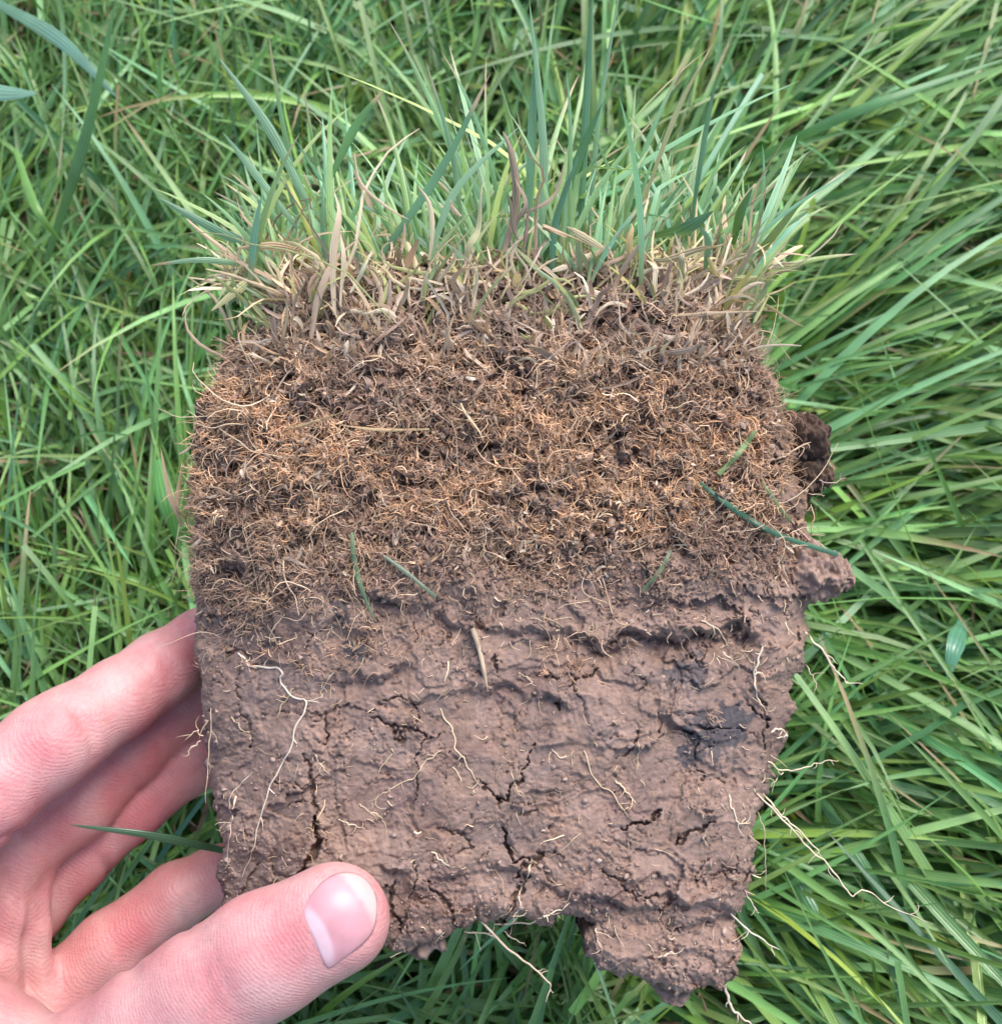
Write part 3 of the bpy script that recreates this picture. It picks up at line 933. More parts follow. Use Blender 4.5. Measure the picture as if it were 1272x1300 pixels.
def stubble():
    rng = np.random.default_rng(44)
    n = 430; S = 7
    a = np.concatenate([rng.uniform(300, 965, n - 260), rng.normal(345, 30, 130), rng.normal(900, 45, 130)])
    a = np.clip(a, 300, 966)
    b = 332 + np.abs(rng.normal(0, 34, n))
    h = Hs(a, b)
    p0 = P(a, b, np.where(h < -6.9, -12., h)); p0[:, 2] += rng.uniform(.0002, .0015, n) - np.where(b < 352, rng.uniform(0, .022, n), 0)
    ang = np.pi / 2 + (630 - a) / 480 + rng.normal(0, .6, n)
    d0 = np.stack([np.cos(ang), np.sin(ang), np.abs(rng.normal(.1, .3, n))], -1)
    C = lift(walk(p0, d0, np.exp(rng.normal(np.log(.0085), .4, n)) / (S - 1), S, rng, .12, 0.), .0003)
    side = norm(np.cross(d0, np.array([0, 0, 1.])) + rng.normal(0, .5, (n, 3)))
    w = np.exp(rng.normal(np.log(.00062), .35, n))
    prof = np.interp(np.linspace(0, 1, S), [0, .2, .8, 1], [.8, 1, .8, .35])[None]
    pal = np.array([(.68, .52, .32), (.62, .48, .34), (.74, .62, .43), (.56, .46, .25), (.52, .37, .26), (.42, .42, .18)])
    tone = pal[rng.integers(0, 6, n)] * np.exp(rng.normal(0, .18, (n, 1)))
    return [ribbons(C, w[:, None] * prof, side, .35, np.repeat(tone[:, None, :], S, 1))]


V, F, U, W, Cc = join(stubble())
link("straw_stubble", mk_mesh("straw_stubble", V, F, Cc, U, W), M_STRAW, sod, kind="stuff")

# ------------------------------------------------------------------ green blades growing from the sod
def sod_blades(n, rng, Lmed, wmin, wmax, z0, z1, S=11, low=None, hue=(.240, .410, .195)):
    tx = rng.uniform(300, 962, max(12, n // 5))                # tillers: a few blades leave one crown
    k = rng.integers(0, len(tx), n)
    a = np.clip(tx[k] + rng.normal(0, 5, n), 296, 965)
    zz = rng.uniform(z0, z1, len(tx))[k] + rng.normal(0, 1.2, n)
    b = 352 + rng.normal(0, 12, n) + np.where(zz > -12, 10, 0) + 8 * np.sin(a / 37)
    if low is not None:                                        # shoots lower down, in the face of the thatch
        b = rng.uniform(low[0], low[1], n); zz = Hs(a, b) + .6
    p0 = P(a, b, zz)
    sc = (a - 630) / 335
    ang = np.pi / 2 - sc * .30 + rng.normal(0, .30, len(tx))[k] + rng.normal(0, .16, n)
    lean = rng.normal(.12, .22, n) + (.15 if low is not None else 0)
    d0 = norm(np.stack([np.cos(ang), np.sin(ang), lean], -1))
    L = Lmed * np.exp(rng.normal(0, .34, n)) * (1 - .22 * np.abs(sc) ** 2)
    t = np.linspace(0, 1, S)[None, :, None]
    bend = rng.normal(0, 1, (n, 3)) * np.array([.12, .03, .10]) + np.stack([sc * -.06 + np.sign(np.cos(ang)) * .10, np.full(n, -.10), np.full(n, -.10)], -1)
    C = p0[:, None, :] + L[:, None, None] * (d0[:, None, :] * t + bend[:, None, :] * t ** 2.2)
    # some blades are kinked over
    kk = (rng.random(n) < .14)[:, None, None]; tk = rng.uniform(.5, .75, (n, 1, 1))
    kd = norm(rng.normal(0, 1, (n, 1, 3)) + np.array([0, -.2, .3]))
    C = C + kk * np.clip(t - tk, 0, 1) * L[:, None, None] * (kd * .9 - d0[:, None, :] * .7)
    side = norm(np.stack([np.sin(ang), -np.cos(ang), rng.normal(0, .45, n)], -1))
    w = rng.uniform(wmin, wmax, n)
    W = blade_width(n, S, w, rng.random(n) < .06)
    col = tip_colours(green(n, rng, hue, .18, .10), S, rng, .32, (.50, .40, .25))
    bs = (1 - sstep(.02, .35, np.linspace(0, 1, S)))[None, :, None] * .5
    col = col * (1 - bs) + bs * np.array([.40, .40, .20])
    return ribbons(C, W, side, .2, col)


rng = np.random.default_rng(57)
split_out("grass_blade", sod_blades(225, rng, .036, .0008, .0019, -40, -4), M_GRASS, sod)
split_out("grass_shoot", sod_blades(70, rng, .012, .0007, .0013, -10, 0, 9, (352, 425), (.30, .34, .15)), M_GRASS, sod)
V, F, U, W, Cc = join([sod_blades(420, rng, .017, .0007, .0014, -40, -6, 8)])
link("short_grass", mk_mesh("short_grass", V, F, Cc, U, W), M_GRASS, sod, kind="stuff")


def blade_obj(name, pts, width, colr, material, parent=None, S=14, tilt=(0, 0, 0), fold=.22, cut=False, tip=None, twist=0.):
    """one hand-placed blade; pts in drawing units with depth (mm)."""
    p = np.array([P(a, b, z) for a, b, z in pts])
    C = curve_pts(p, S)[None]
    d = norm(C[:, -1] - C[:, 0])
    side = norm(np.cross(d, np.array([[0, 0, 1.]])) + np.array([tilt]))
    Wd = blade_width(1, S, np.array([width]), np.array([cut]))
    if twist:
        rg = np.random.default_rng(int(pts[0][0] * 7 + pts[0][1]))
        C = C + norm(rg.normal(0, 1, (1, 1, 3))) * (np.sin(np.linspace(0, rg.uniform(4, 9), S)) * width * .5)[None, :, None]
        Nn = np.cross(d, side); an = np.linspace(0, twist * rg.uniform(-1, 1), S)[None, :, None]
        side = side[:, None, :] * np.cos(an) + Nn[:, None, :] * np.sin(an)
        Wd = Wd * (1 + .25 * noise(np.arange(S) * .7, rg.uniform(0, 50), 0.))[None]
    col = np.repeat(np.array([[colr]], float), S, 1)
    if tip is not None:
        col[:, int(S * .8):] = tip
    V, F, u, v, cc = ribbons(C, Wd, side, fold, col)
    return link(name, mk_mesh(name, V, F, cc, u, v), material, parent)


GB = (.235, .385, .23)
# the tall and the splayed blades one can pick out
for pts, w, c, tip in (
        ([(388, 252, -8), (340, 160, -4), (277, 72, 0)], .0024, GB, None),
        ([(378, 290, -10), (320, 215, -6), (283, 168, -2)], .0018, GB, None), ([(338, 325, -10), (262, 285, -4), (200, 250, 0)], .0021, (.13, .26, .15), None),
        ([(335, 340, -12), (260, 330, -6), (190, 337, -4)], .0015, GB, (.4, .3, .18)), ([(684, 345, -14), (690, 190, -8), (672, 0, 0)], .0021, GB, None),
        ([(668, 345, -14), (676, 150, -8), (680, 70, -4)], .0021, (.12, .25, .14), None), ([(745, 340, -20), (760, 150, -16), (790, -30, -8)], .0017, GB, None),
        ([(735, 335, -12), (745, 120, -6), (752, -20, 0)], .0020, (.11, .24, .12), None), ([(690, 330, -12), (735, 200, -8), (765, 130, -4)], .0024, (.08, .19, .07), None),
        ([(420, 225, -10), (452, 160, -8), (488, 113, -6)], .0021, (.12, .26, .09), (.45, .36, .2)), ([(875, 300, -10), (895, 170, -6), (910, 95, -2)], .0022, (.13, .26, .15), None),
        ([(815, 260, -10), (860, 140, -4), (905, 55, 0)], .0012, (.30, .30, .14), (.45, .38, .22)), ([(545, 330, -10), (580, 240, -6), (660, 160, -4)], .0018, GB, None),
        ([(480, 330, -10), (560, 215, -6), (623, 92, -2)], .0020, (.12, .25, .13), (.42, .31, .22)), ([(590, 330, -14), (575, 200, -10), (540, 75, -6)], .0016, GB, (.45, .4, .25)),
        ([(930, 310, -10), (940, 270, -4), (955, 238, 0)], .0022, (.09, .20, .06), None), ([(700, 350, -6), (706, 280, -2), (735, 195, 4)], .0018, (.10, .22, .13), None),
        ([(830, 300, -6), (870, 290, 2), (905, 268, 6)], .0034, (.08, .18, .08), None), ([(895, 345, -4), (898, 305, 2), (885, 285, 3)], .0016, (.14, .26, .16), None),
        ([(330, 345, -8), (300, 370, -4), (268, 395, -2)], .0022, (.42, .40, .20), None), ([(312, 330, -10), (290, 360, -6), (275, 385, -4)], .0010, (.3, .36, .18), None),
        ([(380, 318, -8), (345, 312, -4), (300, 315, -2)], .0022, (.42, .30, .17), None),
        ([(965, 315, -10), (980, 325, -6), (995, 340, -4)], .0014, (.45, .46, .3), None), ([(960, 390, -8), (962, 350, -6), (955, 325, -6)], .0009, (.3, .34, .16), None)):
    blade_obj("grass_blade" if c[1] > c[0] * 1.05 else "dead_leaf", pts, w, c, M_GRASS if c[1] > c[0] * 1.05 else M_STRAW, sod, tip=tip, tilt=tuple(np.random.default_rng(int(pts[0][0])).normal(0, .3, 3)))

# the withered stalks: pale bundle at the front and the brown one in the middle
for pts, w, c in (([(395, 430, 2), (402, 385, 4), (425, 330, 4), (455, 300, 3)], .0023, (.42, .31, .24)), ([(425, 400, 3), (424, 320, 5), (430, 275, 4), (426, 238, 2)], .0025, (.48, .38, .29)),
                  ([(432, 390, 3), (436, 330, 4), (432, 290, 4)], .0016, (.52, .43, .34)), ([(445, 372, 2), (460, 345, 3), (474, 315, 3)], .0013, (.5, .47, .36)),
                  ([(640, 320, -2), (655, 250, 0), (650, 200, 2), (638, 165, 3)], .0026, (.29, .215, .165)), ([(655, 300, 0), (664, 262, 2), (658, 225, 2)], .0021, (.25, .185, .145)),
                  ([(658, 305, 0), (648, 265, 2), (645, 240, 2)], .0015, (.27, .20, .155)), ([(664, 272, 1), (690, 262, 2), (705, 240, 2), (718, 205, 2)], .0013, (.30, .225, .17)),
                  ([(663, 320, 0), (668, 290, 1), (674, 262, 2)], .0013, (.22, .15, .12)), ([(720, 300, 2), (690, 285, 3), (760, 320, 3)], .0018, (.38, .28, .2)),
                  ([(450, 195, 0), (462, 235, 2), (500, 270, 3), (520, 280, 2)], .0010, (.44, .33, .25)), ([(330, 300, -2), (310, 275, 0), (299, 250, 1)], .0009, (.46, .34, .25)),
                  ([(545, 330, 2), (548, 270, 4), (530, 232, 4)], .0015, (.48, .40, .29)), ([(592, 330, 1), (605, 290, 3), (615, 232, 4)], .0026, (.42, .40, .24)), ([(585, 275, 0), (575, 262, 1), (568, 252, 2)], .0017, (.44, .34, .26)),
                  ([(830, 330, 0), (880, 320, 3), (925, 305, 4)], .0026, (.45, .34, .22)), ([(765, 315, 0), (740, 300, 2), (715, 285, 3)], .0024, (.42, .35, .23)),
                  ([(860, 400, 0), (905, 398, 2), (965, 395, 1)], .0014, (.43, .32, .23)), ([(860, 360, 0), (866, 330, 2), (870, 318, 2)], .0024, (.42, .36, .23)),
                  ([(800, 340, -4), (802, 300, -1), (798, 282, 0)], .0020, (.52, .38, .19)), ([(240, 665, -30), (225, 640, -28), (232, 585, -30)], .0020, (.40, .28, .18)),
                  ([(236, 660, -30), (250, 610, -28), (246, 570, -30)], .0016, (.46, .40, .2)), ([(232, 668, -30), (215, 625, -28), (205, 570, -30)], .0020, (.40, .29, .2)),
                  ([(228, 660, -30), (222, 700, -28), (230, 740, -30)], .0010, (.42, .38, .24)), ([(545, 545, 4), (480, 545, 5), (430, 540, 4)], .0010, (.48, .34, .2)),
                  ([(585, 512, 3), (600, 535, 4), (612, 560, 3)], .0012, (.58, .47, .34)), ([(360, 545, 0), (385, 540, 3), (445, 520, 4)], .0014, (.46, .32, .18))):
    blade_obj("dead_leaf", pts, w * .72, tuple(np.array(c) * (1.0, 1.0, .9)), M_STRAW, sod, fold=.45, tilt=tuple(np.random.default_rng(int(pts[0][0] * 3)).normal(0, .6, 3)), twist=2.2)

# ------------------------------------------------------------------ roots
def root_obj(pts, r, colr=(.62, .49, .35), hang=False, seed=0, name="root"):
    rg = np.random.default_rng(seed + 100)
    p = np.asarray(pts, float)
    q = curve_pts(p, max(10, int(len(p) * 6)))
    S = len(q)
    q = q + np.stack([noise(np.arange(S) * .37, seed * 3.1, .5), noise(np.arange(S) * .37, seed * 3.1 + 40, .5)], -1) * 3.2
    z = Hs(q[:, 0], q[:, 1])
    if hang:
        z = np.where(z < -6.9, np.nan, z)
        ok = ~np.isnan(z)
        z = np.interp(np.arange(S), np.nonzero(ok)[0], z[ok]) if ok.any() else np.full(S, -10.)
        z = z - np.cumsum(np.where(ok, 0, .12))
    z = np.convolve(np.pad(z, 2, mode='edge'), np.ones(5) / 5, 'valid')
    z = np.maximum(z, Hs(q[:, 0], q[:, 1])) + r * 1e3 * .5
    C = P(q[:, 0], q[:, 1], z)[None]
    rad = r * (np.interp(np.linspace(0, 1, S), [0, .1, .8, 1], [.8, 1, .7, .25]) * (1 + .25 * noise(np.arange(S) * .6, seed * 7., 0.)))[None]
    col = .9 * np.array(colr)[None, None] * (1 + .15 * noise(np.arange(S) * .4, seed * 5., 0.))[None, :, None]
    parts = [tubes(C, rad, 6, np.repeat(col, 1, 1))]
    # side rootlets
    m = max(2, S // 9)
    idx = rg.integers(1, S - 1, m)
    tdir = norm(C[0, np.minimum(idx + 1, S - 1)] - C[0, idx - 1])
    an = rg.choice([-1, 1], m) * rg.uniform(.6, 1.4, m)
    d0 = np.stack([tdir[:, 0] * np.cos(an) - tdir[:, 1] * np.sin(an), tdir[:, 0] * np.sin(an) + tdir[:, 1] * np.cos(an), rg.uniform(.0, .4, m)], -1)
    Cs = walk(C[0, idx], d0, rg.uniform(.0003, .0011, m), 5, rg, .3)
    parts.append(tubes(Cs, np.repeat(np.array([[r * .5, r * .45, r * .4, r * .3, r * .15]]), m, 0), 4, np.broadcast_to(np.array(colr), (m, 5, 3))))
    V, F, U, W, Cc = join(parts)
    return link(name, mk_mesh(name, V, F, Cc), M_ROOT, sod)


ROOTS = [
    ([(303, 829), (320, 845), (355, 849), (357, 868), (374, 885), (390, 889), (378, 922), (366, 955), (347, 986), (332, 1030), (320, 1084), (309, 1113)], .00033, (.72, .61, .49), 0),
    ([(424, 855), (409, 874), (405, 885), (392, 892)], .0002, (.6, .48, .34), 0), ([(320, 980), (297, 1005), (293, 1030), (295, 1051), (289, 1088), (301, 1113)], .00022, (.6, .48, .34), 0),
    ([(372, 872), (362, 890), (352, 910)], .0003, (.55, .41, .25), 0), ([(295, 910), (308, 925), (318, 932)], .0002, (.6, .46, .3), 0), ([(268, 900), (266, 950), (262, 1020)], .0002, (.56, .42, .28), 1),
    ([(557, 900), (574, 926), (581, 952), (594, 974), (607, 996)], .0003, (.6, .46, .3), 0), ([(559, 954), (540, 967), (526, 987), (503, 996), (489, 1007)], .00024, (.58, .44, .29), 0),
    ([(675, 1087), (670, 1111), (660, 1133), (660, 1152), (653, 1172)], .00034, (.66, .52, .36), 0), ([(628, 1173), (674, 1171), (703, 1159), (724, 1148)], .00032, (.68, .53, .38), 1),
    ([(612, 1170), (645, 1204), (674, 1225), (695, 1246), (701, 1260)], .00038, (.62, .47, .34), 1), ([(590, 1183), (620, 1186), (634, 1190)], .0003, (.62, .48, .34), 1), ([(640, 1183), (655, 1195), (670, 1200)], .00022, (.62, .48, .34), 1),
    ([(969, 820), (958, 851), (960, 880), (973, 905)], .00036, (.68, .55, .4), 0), ([(975, 966), (994, 980), (1019, 974), (1039, 968), (1066, 965)], .00026, (.66, .53, .36), 1), ([(994, 980), (985, 990), (978, 1000)], .0002, (.66, .53, .36), 1),
    ([(955, 1003), (981, 1030), (1006, 1051), (1019, 1071), (1041, 1088), (1060, 1109), (1081, 1138), (1097, 1130), (1130, 1150), (1178, 1172)], .0003, (.68, .55, .38), 1),
    ([(968, 1008), (990, 1032), (1006, 1047), (1035, 1076), (1041, 1088)], .00028, (.68, .55, .38), 1), ([(1020, 800), (1044, 826), (1060, 851), (1077, 868)], .00034, (.68, .56, .42), 1),
    ([(1018, 838), (1033, 860), (1032, 876)], .00022, (.6, .48, .34), 1), ([(928, 1160), (960, 1188), (990, 1208)], .0003, (.68, .57, .44), 1), ([(919, 1250), (927, 1275), (940, 1290), (958, 1305)], .00045, (.62, .5, .38), 1),
    ([(962, 1030), (970, 1060), (973, 1130)], .00018, (.5, .4, .3), 1), ([(945, 1130), (955, 1150), (962, 1158)], .00024, (.62, .5, .36), 1), ([(742, 955), (755, 990), (778, 1010), (803, 1040)], .00024, (.6, .44, .28), 0),
    ([(782, 990), (795, 1005), (808, 1020)], .00034, (.66, .5, .33), 0), ([(890, 787), (910, 800), (925, 820)], .0003, (.62, .48, .34), 0), ([(917, 828), (932, 840), (938, 850)], .00028, (.62, .48, .34), 0),
    ([(926, 1010), (930, 1030), (938, 1045), (945, 1038)], .0003, (.66, .53, .38), 0), ([(980, 930), (990, 925), (998, 935), (985, 938)], .0004, (.68, .56, .42), 0), ([(812, 942), (810, 960), (808, 980)], .0002, (.6, .44, .28), 0),
    ([(545, 1080), (560, 1092), (572, 1102)], .0003, (.62, .5, .36), 0), ([(755, 1178), (758, 1195), (764, 1208)], .00028, (.6, .48, .35), 0), ([(835, 1215), (850, 1210), (862, 1213)], .00032, (.62, .48, .36), 0),
    ([(430, 1040), (445, 1047), (462, 1052)], .0003, (.6, .46, .32), 0), ([(400, 960), (407, 972), (418, 985)], .00025, (.6, .46, .32), 0), ([(470, 1030), (485, 1040), (490, 1055)], .0002, (.6, .46, .3), 0),
    ([(415, 1015), (402, 1045), (396, 1058)], .00025, (.56, .4, .24), 0), ([(455, 1020), (465, 1028), (480, 1034)], .0002, (.58, .44, .3), 0), ([(700, 950), (712, 962), (720, 958)], .00022, (.6, .46, .32), 0),
    ([(650, 978), (655, 1000), (662, 1012)], .0002, (.6, .46, .3), 0), ([(660, 855), (672, 862), (680, 870)], .00022, (.6, .46, .32), 0), ([(730, 700), (745, 720), (757, 740)], .00035, (.6, .48, .36), 0),
    ([(255, 940), (245, 948), (238, 955)], .00022, (.62, .48, .32), 1), ([(258, 935), (248, 928), (236, 940)], .0002, (.6, .46, .3), 1), ([(1000, 655), (1020, 680), (1040, 690), (1058, 702)], .00028, (.58, .42, .3), 1),
    ([(970, 590), (1000, 575), (1030, 560)], .0004, (.5, .35, .24), 1), ([(1030, 640), (1032, 660), (1028, 680)], .00026, (.5, .32, .2), 1), ([(1040, 610), (1060, 612), (1075, 605)], .00022, (.4, .29, .22), 1)]
for i, (p, r, c, h) in enumerate(ROOTS):
    root_obj(p, r * .74, c, bool(h), i)

# the thick straw lying in the crack
q = curve_pts(np.array([(600, 798), (610, 830), (619, 876)]), 10)
C = P(q[:, 0], q[:, 1], Hs(q[:, 0], q[:, 1]).mean() + 1.2 + .35 * np.sin(np.arange(10) * 1.3))[None]
V, F, U, W, Cc = tubes(C, np.array([[.00055, .00062, .0005, .00058, .00052, .00056, .00046, .0005, .0003, .0001]]), 8, np.array([.50, .37, .25])[None, None] * np.array([.7, 1.0, 1.1, .85, 1.05, .95, 1.1, .8, .9, .6])[None, :, None])
straw = link("straw_stem", mk_mesh("straw_stem", V, F, Cc, U, W), M_STRAW, sod)


def rootlets():
    rng = np.random.default_rng(71)
    n = 520; S = 6
    a = rng.uniform(255, 1020, n * 3); b = rng.uniform(720, 1240, n * 3)
    t, k, d = Ths(a, b)
    ok = k & (rng.random(n * 3) < .25 + .75 * (1 - sstep(740, 900, b)))
    a, b, d = a[ok][:n], b[ok][:n], d[ok][:n]
    n = len(a)
    p0 = P(a, b, Hs(a, b))
    ang = rng.normal(-np.pi / 2, 1.0, n)
    d0 = np.stack([np.cos(ang), np.sin(ang), np.abs(rng.normal(.1, .25, n))], -1)
    ed = d < 14
    d0[ed, 0] += np.where(a[ed] > 640, 1.2, -1.2)
    C = lift(walk(p0, d0, np.exp(rng.normal(np.log(.0022), .5, n)) / (S - 1), S, rng, .25, -.05), .00008)
    r = np.exp(rng.normal(np.log(.00011), .35, n))
    tone = np.array([.56, .42, .28]) * np.exp(rng.normal(0, .25, (n, 1)))
    return [tubes(C, r[:, None] * np.linspace(1, .4, S)[None], 4, np.repeat(tone[:, None, :], S, 1))]


V, F, U, W, Cc = join(rootlets())
link("rootlets", mk_mesh("rootlets", V, F, Cc), M_ROOT, sod, kind="stuff")

# ------------------------------------------------------------------ loose green clippings stuck to the face
def clipping(pts, w, c, label, lifts=.9, cut=True, end=None):
    pts3 = []
    q = curve_pts(np.array(pts, float), 9)
    h = Hs(q[:, 0], q[:, 1])
    h = np.maximum(np.convolve(np.pad(np.maximum(h, -9), 2, mode='edge'), np.ones(5) / 5, 'valid'), np.where(h > -6.9, h, -99)) + lifts + 1.3
    p = np.stack([q[:, 0], q[:, 1], h], -1)
    o = blade_obj("grass_clipping", p, w, c, M_GRASS, None, cut=cut, tip=end, S=12, fold=.3)
    o.matrix_world = HOLD
    tag(o, label, "grass blade")
    return o


clipping([(447, 676), (450, 712), (460, 750), (477, 790)], .0013, (.16, .24, .12), "pale green grass blade hanging down over the top of the smooth clay", cut=False)
clipping([(488, 706), (520, 730), (553, 758)], .0011, (.15, .20, .13), "short muddy grass blade lying slantwise just below the root thatch")
clipping([(887, 612), (930, 645), (985, 678), (1063, 704)], .0014, (.06, .16, .09), "long dark green grass blade crossing the sod's edge to the soil knob", 1.4)
clipping([(959, 547), (938, 575), (912, 602)], .0013, (.20, .32, .12), "short bright green grass blade lying in the tan root thatch", 1.6)
clipping([(968, 613), (985, 638), (1003, 662)], .0010, (.22, .26, .12), "thin olive grass blade beneath the long dark green one", 1.2)
clipping([(852, 698), (838, 724), (816, 750)], .0011, (.13, .17, .09), "dull olive grass blade half buried at the top of the clay", .5)

# ------------------------------------------------------------------ a few lawn blades that stand out by themselves
def lone_blade(pts, w, c, label, fold=.2, tip=None, cut=False):
    o = blade_obj("lawn_blade", pts, w, c, M_GRASS, None, tip=tip, fold=fold, cut=cut, S=18)
    o.matrix_world = HOLD
    tag(o, label, "grass blade")


lone_blade([(330, 1090, -52), (200, 1062, -28), (88, 1047, -24)], .0022, (.06, .13, .07), "dark grass blade crossing in front of the shaded fingers")
lone_blade([(-60, 110, -128), (0, 118, -122), (48, 119, -120)], .0055, (.20, .36, .26), "broad pale bluish leaf tip at the edge by the upper lawn", .12)
lone_blade([(20, 190, -130), (45, 262, -112), (80, 310, -118)], .0030, (.14, .29, .06), "bright yellow-green bent grass blade in the darker lawn")
lone_blade([(200, 585, -116), (212, 640, -108), (226, 688, -112)], .0058, (.10, .27, .06), "wide light green leaf beside the withered straw tuft")
lone_blade([(1222, 790, -112), (1212, 820, -98), (1202, 862, -96)], .0062, (.10, .27, .16), "broad blunt grass blade pointing down in the lawn beside the sod")
lone_blade([(60, 330, -140), (110, 170, -112), (150, -10, -102)], .0038, (.085, .20, .06), "long upright grass blade in the dark lawn corner")
lone_blade([(-10, 0, -150), (75, 50, -120), (150, 125, -112)], .0046, (.13, .26, .18), "broad pale grass blade drooping across the dark lawn corner", .12)
lone_blade([(960, 200, -150), (1090, 140, -118), (1290, 70, -120)], .0034, (.12, .28, .10), "long arching grass blade above the sod's far corner")
lone_blade([(1010, 965, -118), (1090, 1090, -92), (1165, 1200, -96)], .0038, (.11, .27, .11), "long straight grass blade slanting down beside the hanging root")
lone_blade([(965, 1040, -112), (1030, 1150, -92), (1075, 1240, -90)], .0042, (.10, .25, .12), "stout straight grass blade beside the sod's lower corner")

# ------------------------------------------------------------------ the hand
def rcone(G, a, b, ra, rb, zs=1.0):
    """distance to a tapered capsule; zs flattens it in depth."""
    gx_, gy_, gz_ = G
    ab = b - a
    ab2 = ab.copy(); ab2[2] /= zs
    px, py, pz = gx_ - a[0], gy_ - a[1], (gz_ - a[2]) / zs
    t = np.clip((px * ab2[0] + py * ab2[1] + pz * ab2[2]) / (ab2 @ ab2), 0, 1)
    return np.sqrt((px - t * ab2[0]) ** 2 + (py - t * ab2[1]) ** 2 + (pz - t * ab2[2]) ** 2) - (ra + (rb - ra) * t)


def smin(a, b, k):
    h = np.clip(.5 + .5 * (b - a) / k, 0, 1)
    return b * (1 - h) + a * h - k * h * (1 - h)


def surface_nets(F, org, h):
    neg = F < 0
    nx, ny, nz = F.shape
    c = np.zeros((nx - 1, ny - 1, nz - 1), np.int8)
    for i in (0, 1):
        for j in (0, 1):
            for k in (0, 1):
                c += neg[i:nx - 1 + i, j:ny - 1 + j, k:nz - 1 + k]
    act = (c > 0) & (c < 8)
    I, J, Kk = np.nonzero(act)
    idx = np.full(c.shape, -1, np.int64); idx[act] = np.arange(len(I))
    acc = np.zeros((len(I), 3)); cnt = np.zeros(len(I))
    corners = [(i, j, k) for i in (0, 1) for j in (0, 1) for k in (0, 1)]
    for p in corners:
        for ax in range(3):
            if p[ax] == 0:
                q = list(p); q[ax] = 1
                fa = F[I + p[0], J + p[1], Kk + p[2]]; fb = F[I + q[0], J + q[1], Kk + q[2]]
                m = (fa < 0) != (fb < 0)
                t = np.where(m, fa / np.where(m, fa - fb, 1), 0)
                pt = np.array(p, float)[None].repeat(len(I), 0); pt[:, ax] += t
                acc[m] += pt[m]; cnt[m] += 1
    V = (np.stack([I, J, Kk], -1) + acc / cnt[:, None]) * h + org
    faces = []
    for ax in range(3):
        sl = [slice(1, -1)] * 3
        s0 = list(sl); s1 = list(sl)
        s0[ax] = slice(0, F.shape[ax] - 1); s1[ax] = slice(1, F.shape[ax])
        a, b = neg[tuple(s0)], neg[tuple(s1)]
        m = a != b
        e = np.stack(np.nonzero(m), -1)
        flip = a[m]
        for d in range(3):
            if d != ax:
                e[:, d] += 1
        u, v = (ax + 1) % 3, (ax + 2) % 3
        du = np.zeros(3, int); du[u] = 1; dv = np.zeros(3, int); dv[v] = 1
        q = [e - du - dv, e - dv, e, e - du]
        q = np.stack([idx[w[:, 0], w[:, 1], w[:, 2]] for w in q], -1)
        q[~flip] = q[~flip][:, ::-1]
        faces.append(q[(q >= 0).all(1)])
    return V, np.concatenate(faces)


HS = .0011
lo = np.array([-.255, -.275, -.085]); hi = np.array([-.015, -.018, .030])
n3 = np.ceil((hi - lo) / HS).astype(int)
ax3 = [(lo[i] + np.arange(n3[i]) * HS).astype(np.float32) for i in range(3)]
G = np.meshgrid(*ax3, indexing='ij', sparse=True)


def chain(pts, k=.003, zs=1.0):
    """pts: (a, b, z mm, radius mm) joints."""
    f = np.full(tuple(n3), .05, np.float32)
    for (a0, b0, z0, r0), (a1, b1, z1, r1) in zip(pts[:-1], pts[1:]):
        pa_, pb2 = P(a0, b0, z0), P(a1, b1, z1)
        pad = max(r0, r1) * 1e-3 + .018
        s = tuple(slice(max(0, int((min(pa_[i], pb2[i]) - pad - lo[i]) / HS)), max(0, min(n3[i], int((max(pa_[i], pb2[i]) + pad - lo[i]) / HS) + 1))) for i in range(3))
        g = np.meshgrid(ax3[0][s[0]], ax3[1][s[1]], ax3[2][s[2]], indexing='ij', sparse=True)
        d = rcone(g, pa_, pb2, r0 * 1e-3, r1 * 1e-3, zs).astype(np.float32)
        f[s] = smin(f[s], d, k)
    return f


# four fingers behind the sod, thumb in front, heel of the hand and wrist out to the lower side
fA = chain([(-150, 1130, -10, 12.0), (-20, 1010, -12, 11.02), (62, 945, -19, 10.64), (92, 925, -23, 10.07), (150, 888, -31, 9.5), (205, 850, -39, 9.12), (255, 818, -47, 8.55), (330, 770, -54, 7.6)], .003)
fB = chain([(-130, 1190, -34, 11.5), (25, 1075, -38, 9.67), (100, 1018, -43, 9.49), (165, 955, -49, 8.93), (235, 896, -54, 8.56), (340, 820, -57, 7.44)], .003)
fC = chain([(-120, 1260, -40, 11.0), (35, 1155, -49, 9.2), (95, 1090, -53, 8.83), (165, 1026, -54, 8.46), (240, 968, -57, 8.1), (330, 905, -59, 6.99)], .003)
fD = chain([(-110, 1400, -38, 12.5), (60, 1275, -42, 9.71), (140, 1203, -46, 9.04), (225, 1137, -50, 8.2), (275, 1112, -53, 7.36), (330, 1090, -54, 6.28)], .003)
palm = chain([(-200, 1170, -22, 15), (-330, 1420, -26, 20)], .006)
for q in ([(-150, 1250, -36, 14), (-330, 1460, -30, 20)], [(-110, 1330, -42, 13), (-320, 1520, -30, 20)], [(-100, 1420, -42, 14), (-300, 1560, -26, 22)]):
    palm = smin(palm, chain(q), .012)
web = chain([(-40, 1095, -30, 11), (5, 1160, -38, 9.0), (5, 1240, -42, 9.0), (25, 1320, -42, 10), (10, 1420, -36, 14)], .006)
web2 = chain([(50, 1118, -37, 3.4), (45, 1180, -35, 3.4), (54, 1270, -35, 3.6), (84, 1330, -33, 4)], .003)
fold = chain([(26, 1100, -32, 4.5), (16, 1160, -31, 4.8), (0, 1220, -30, 5.5), (0, 1290, -30, 7)], .003)
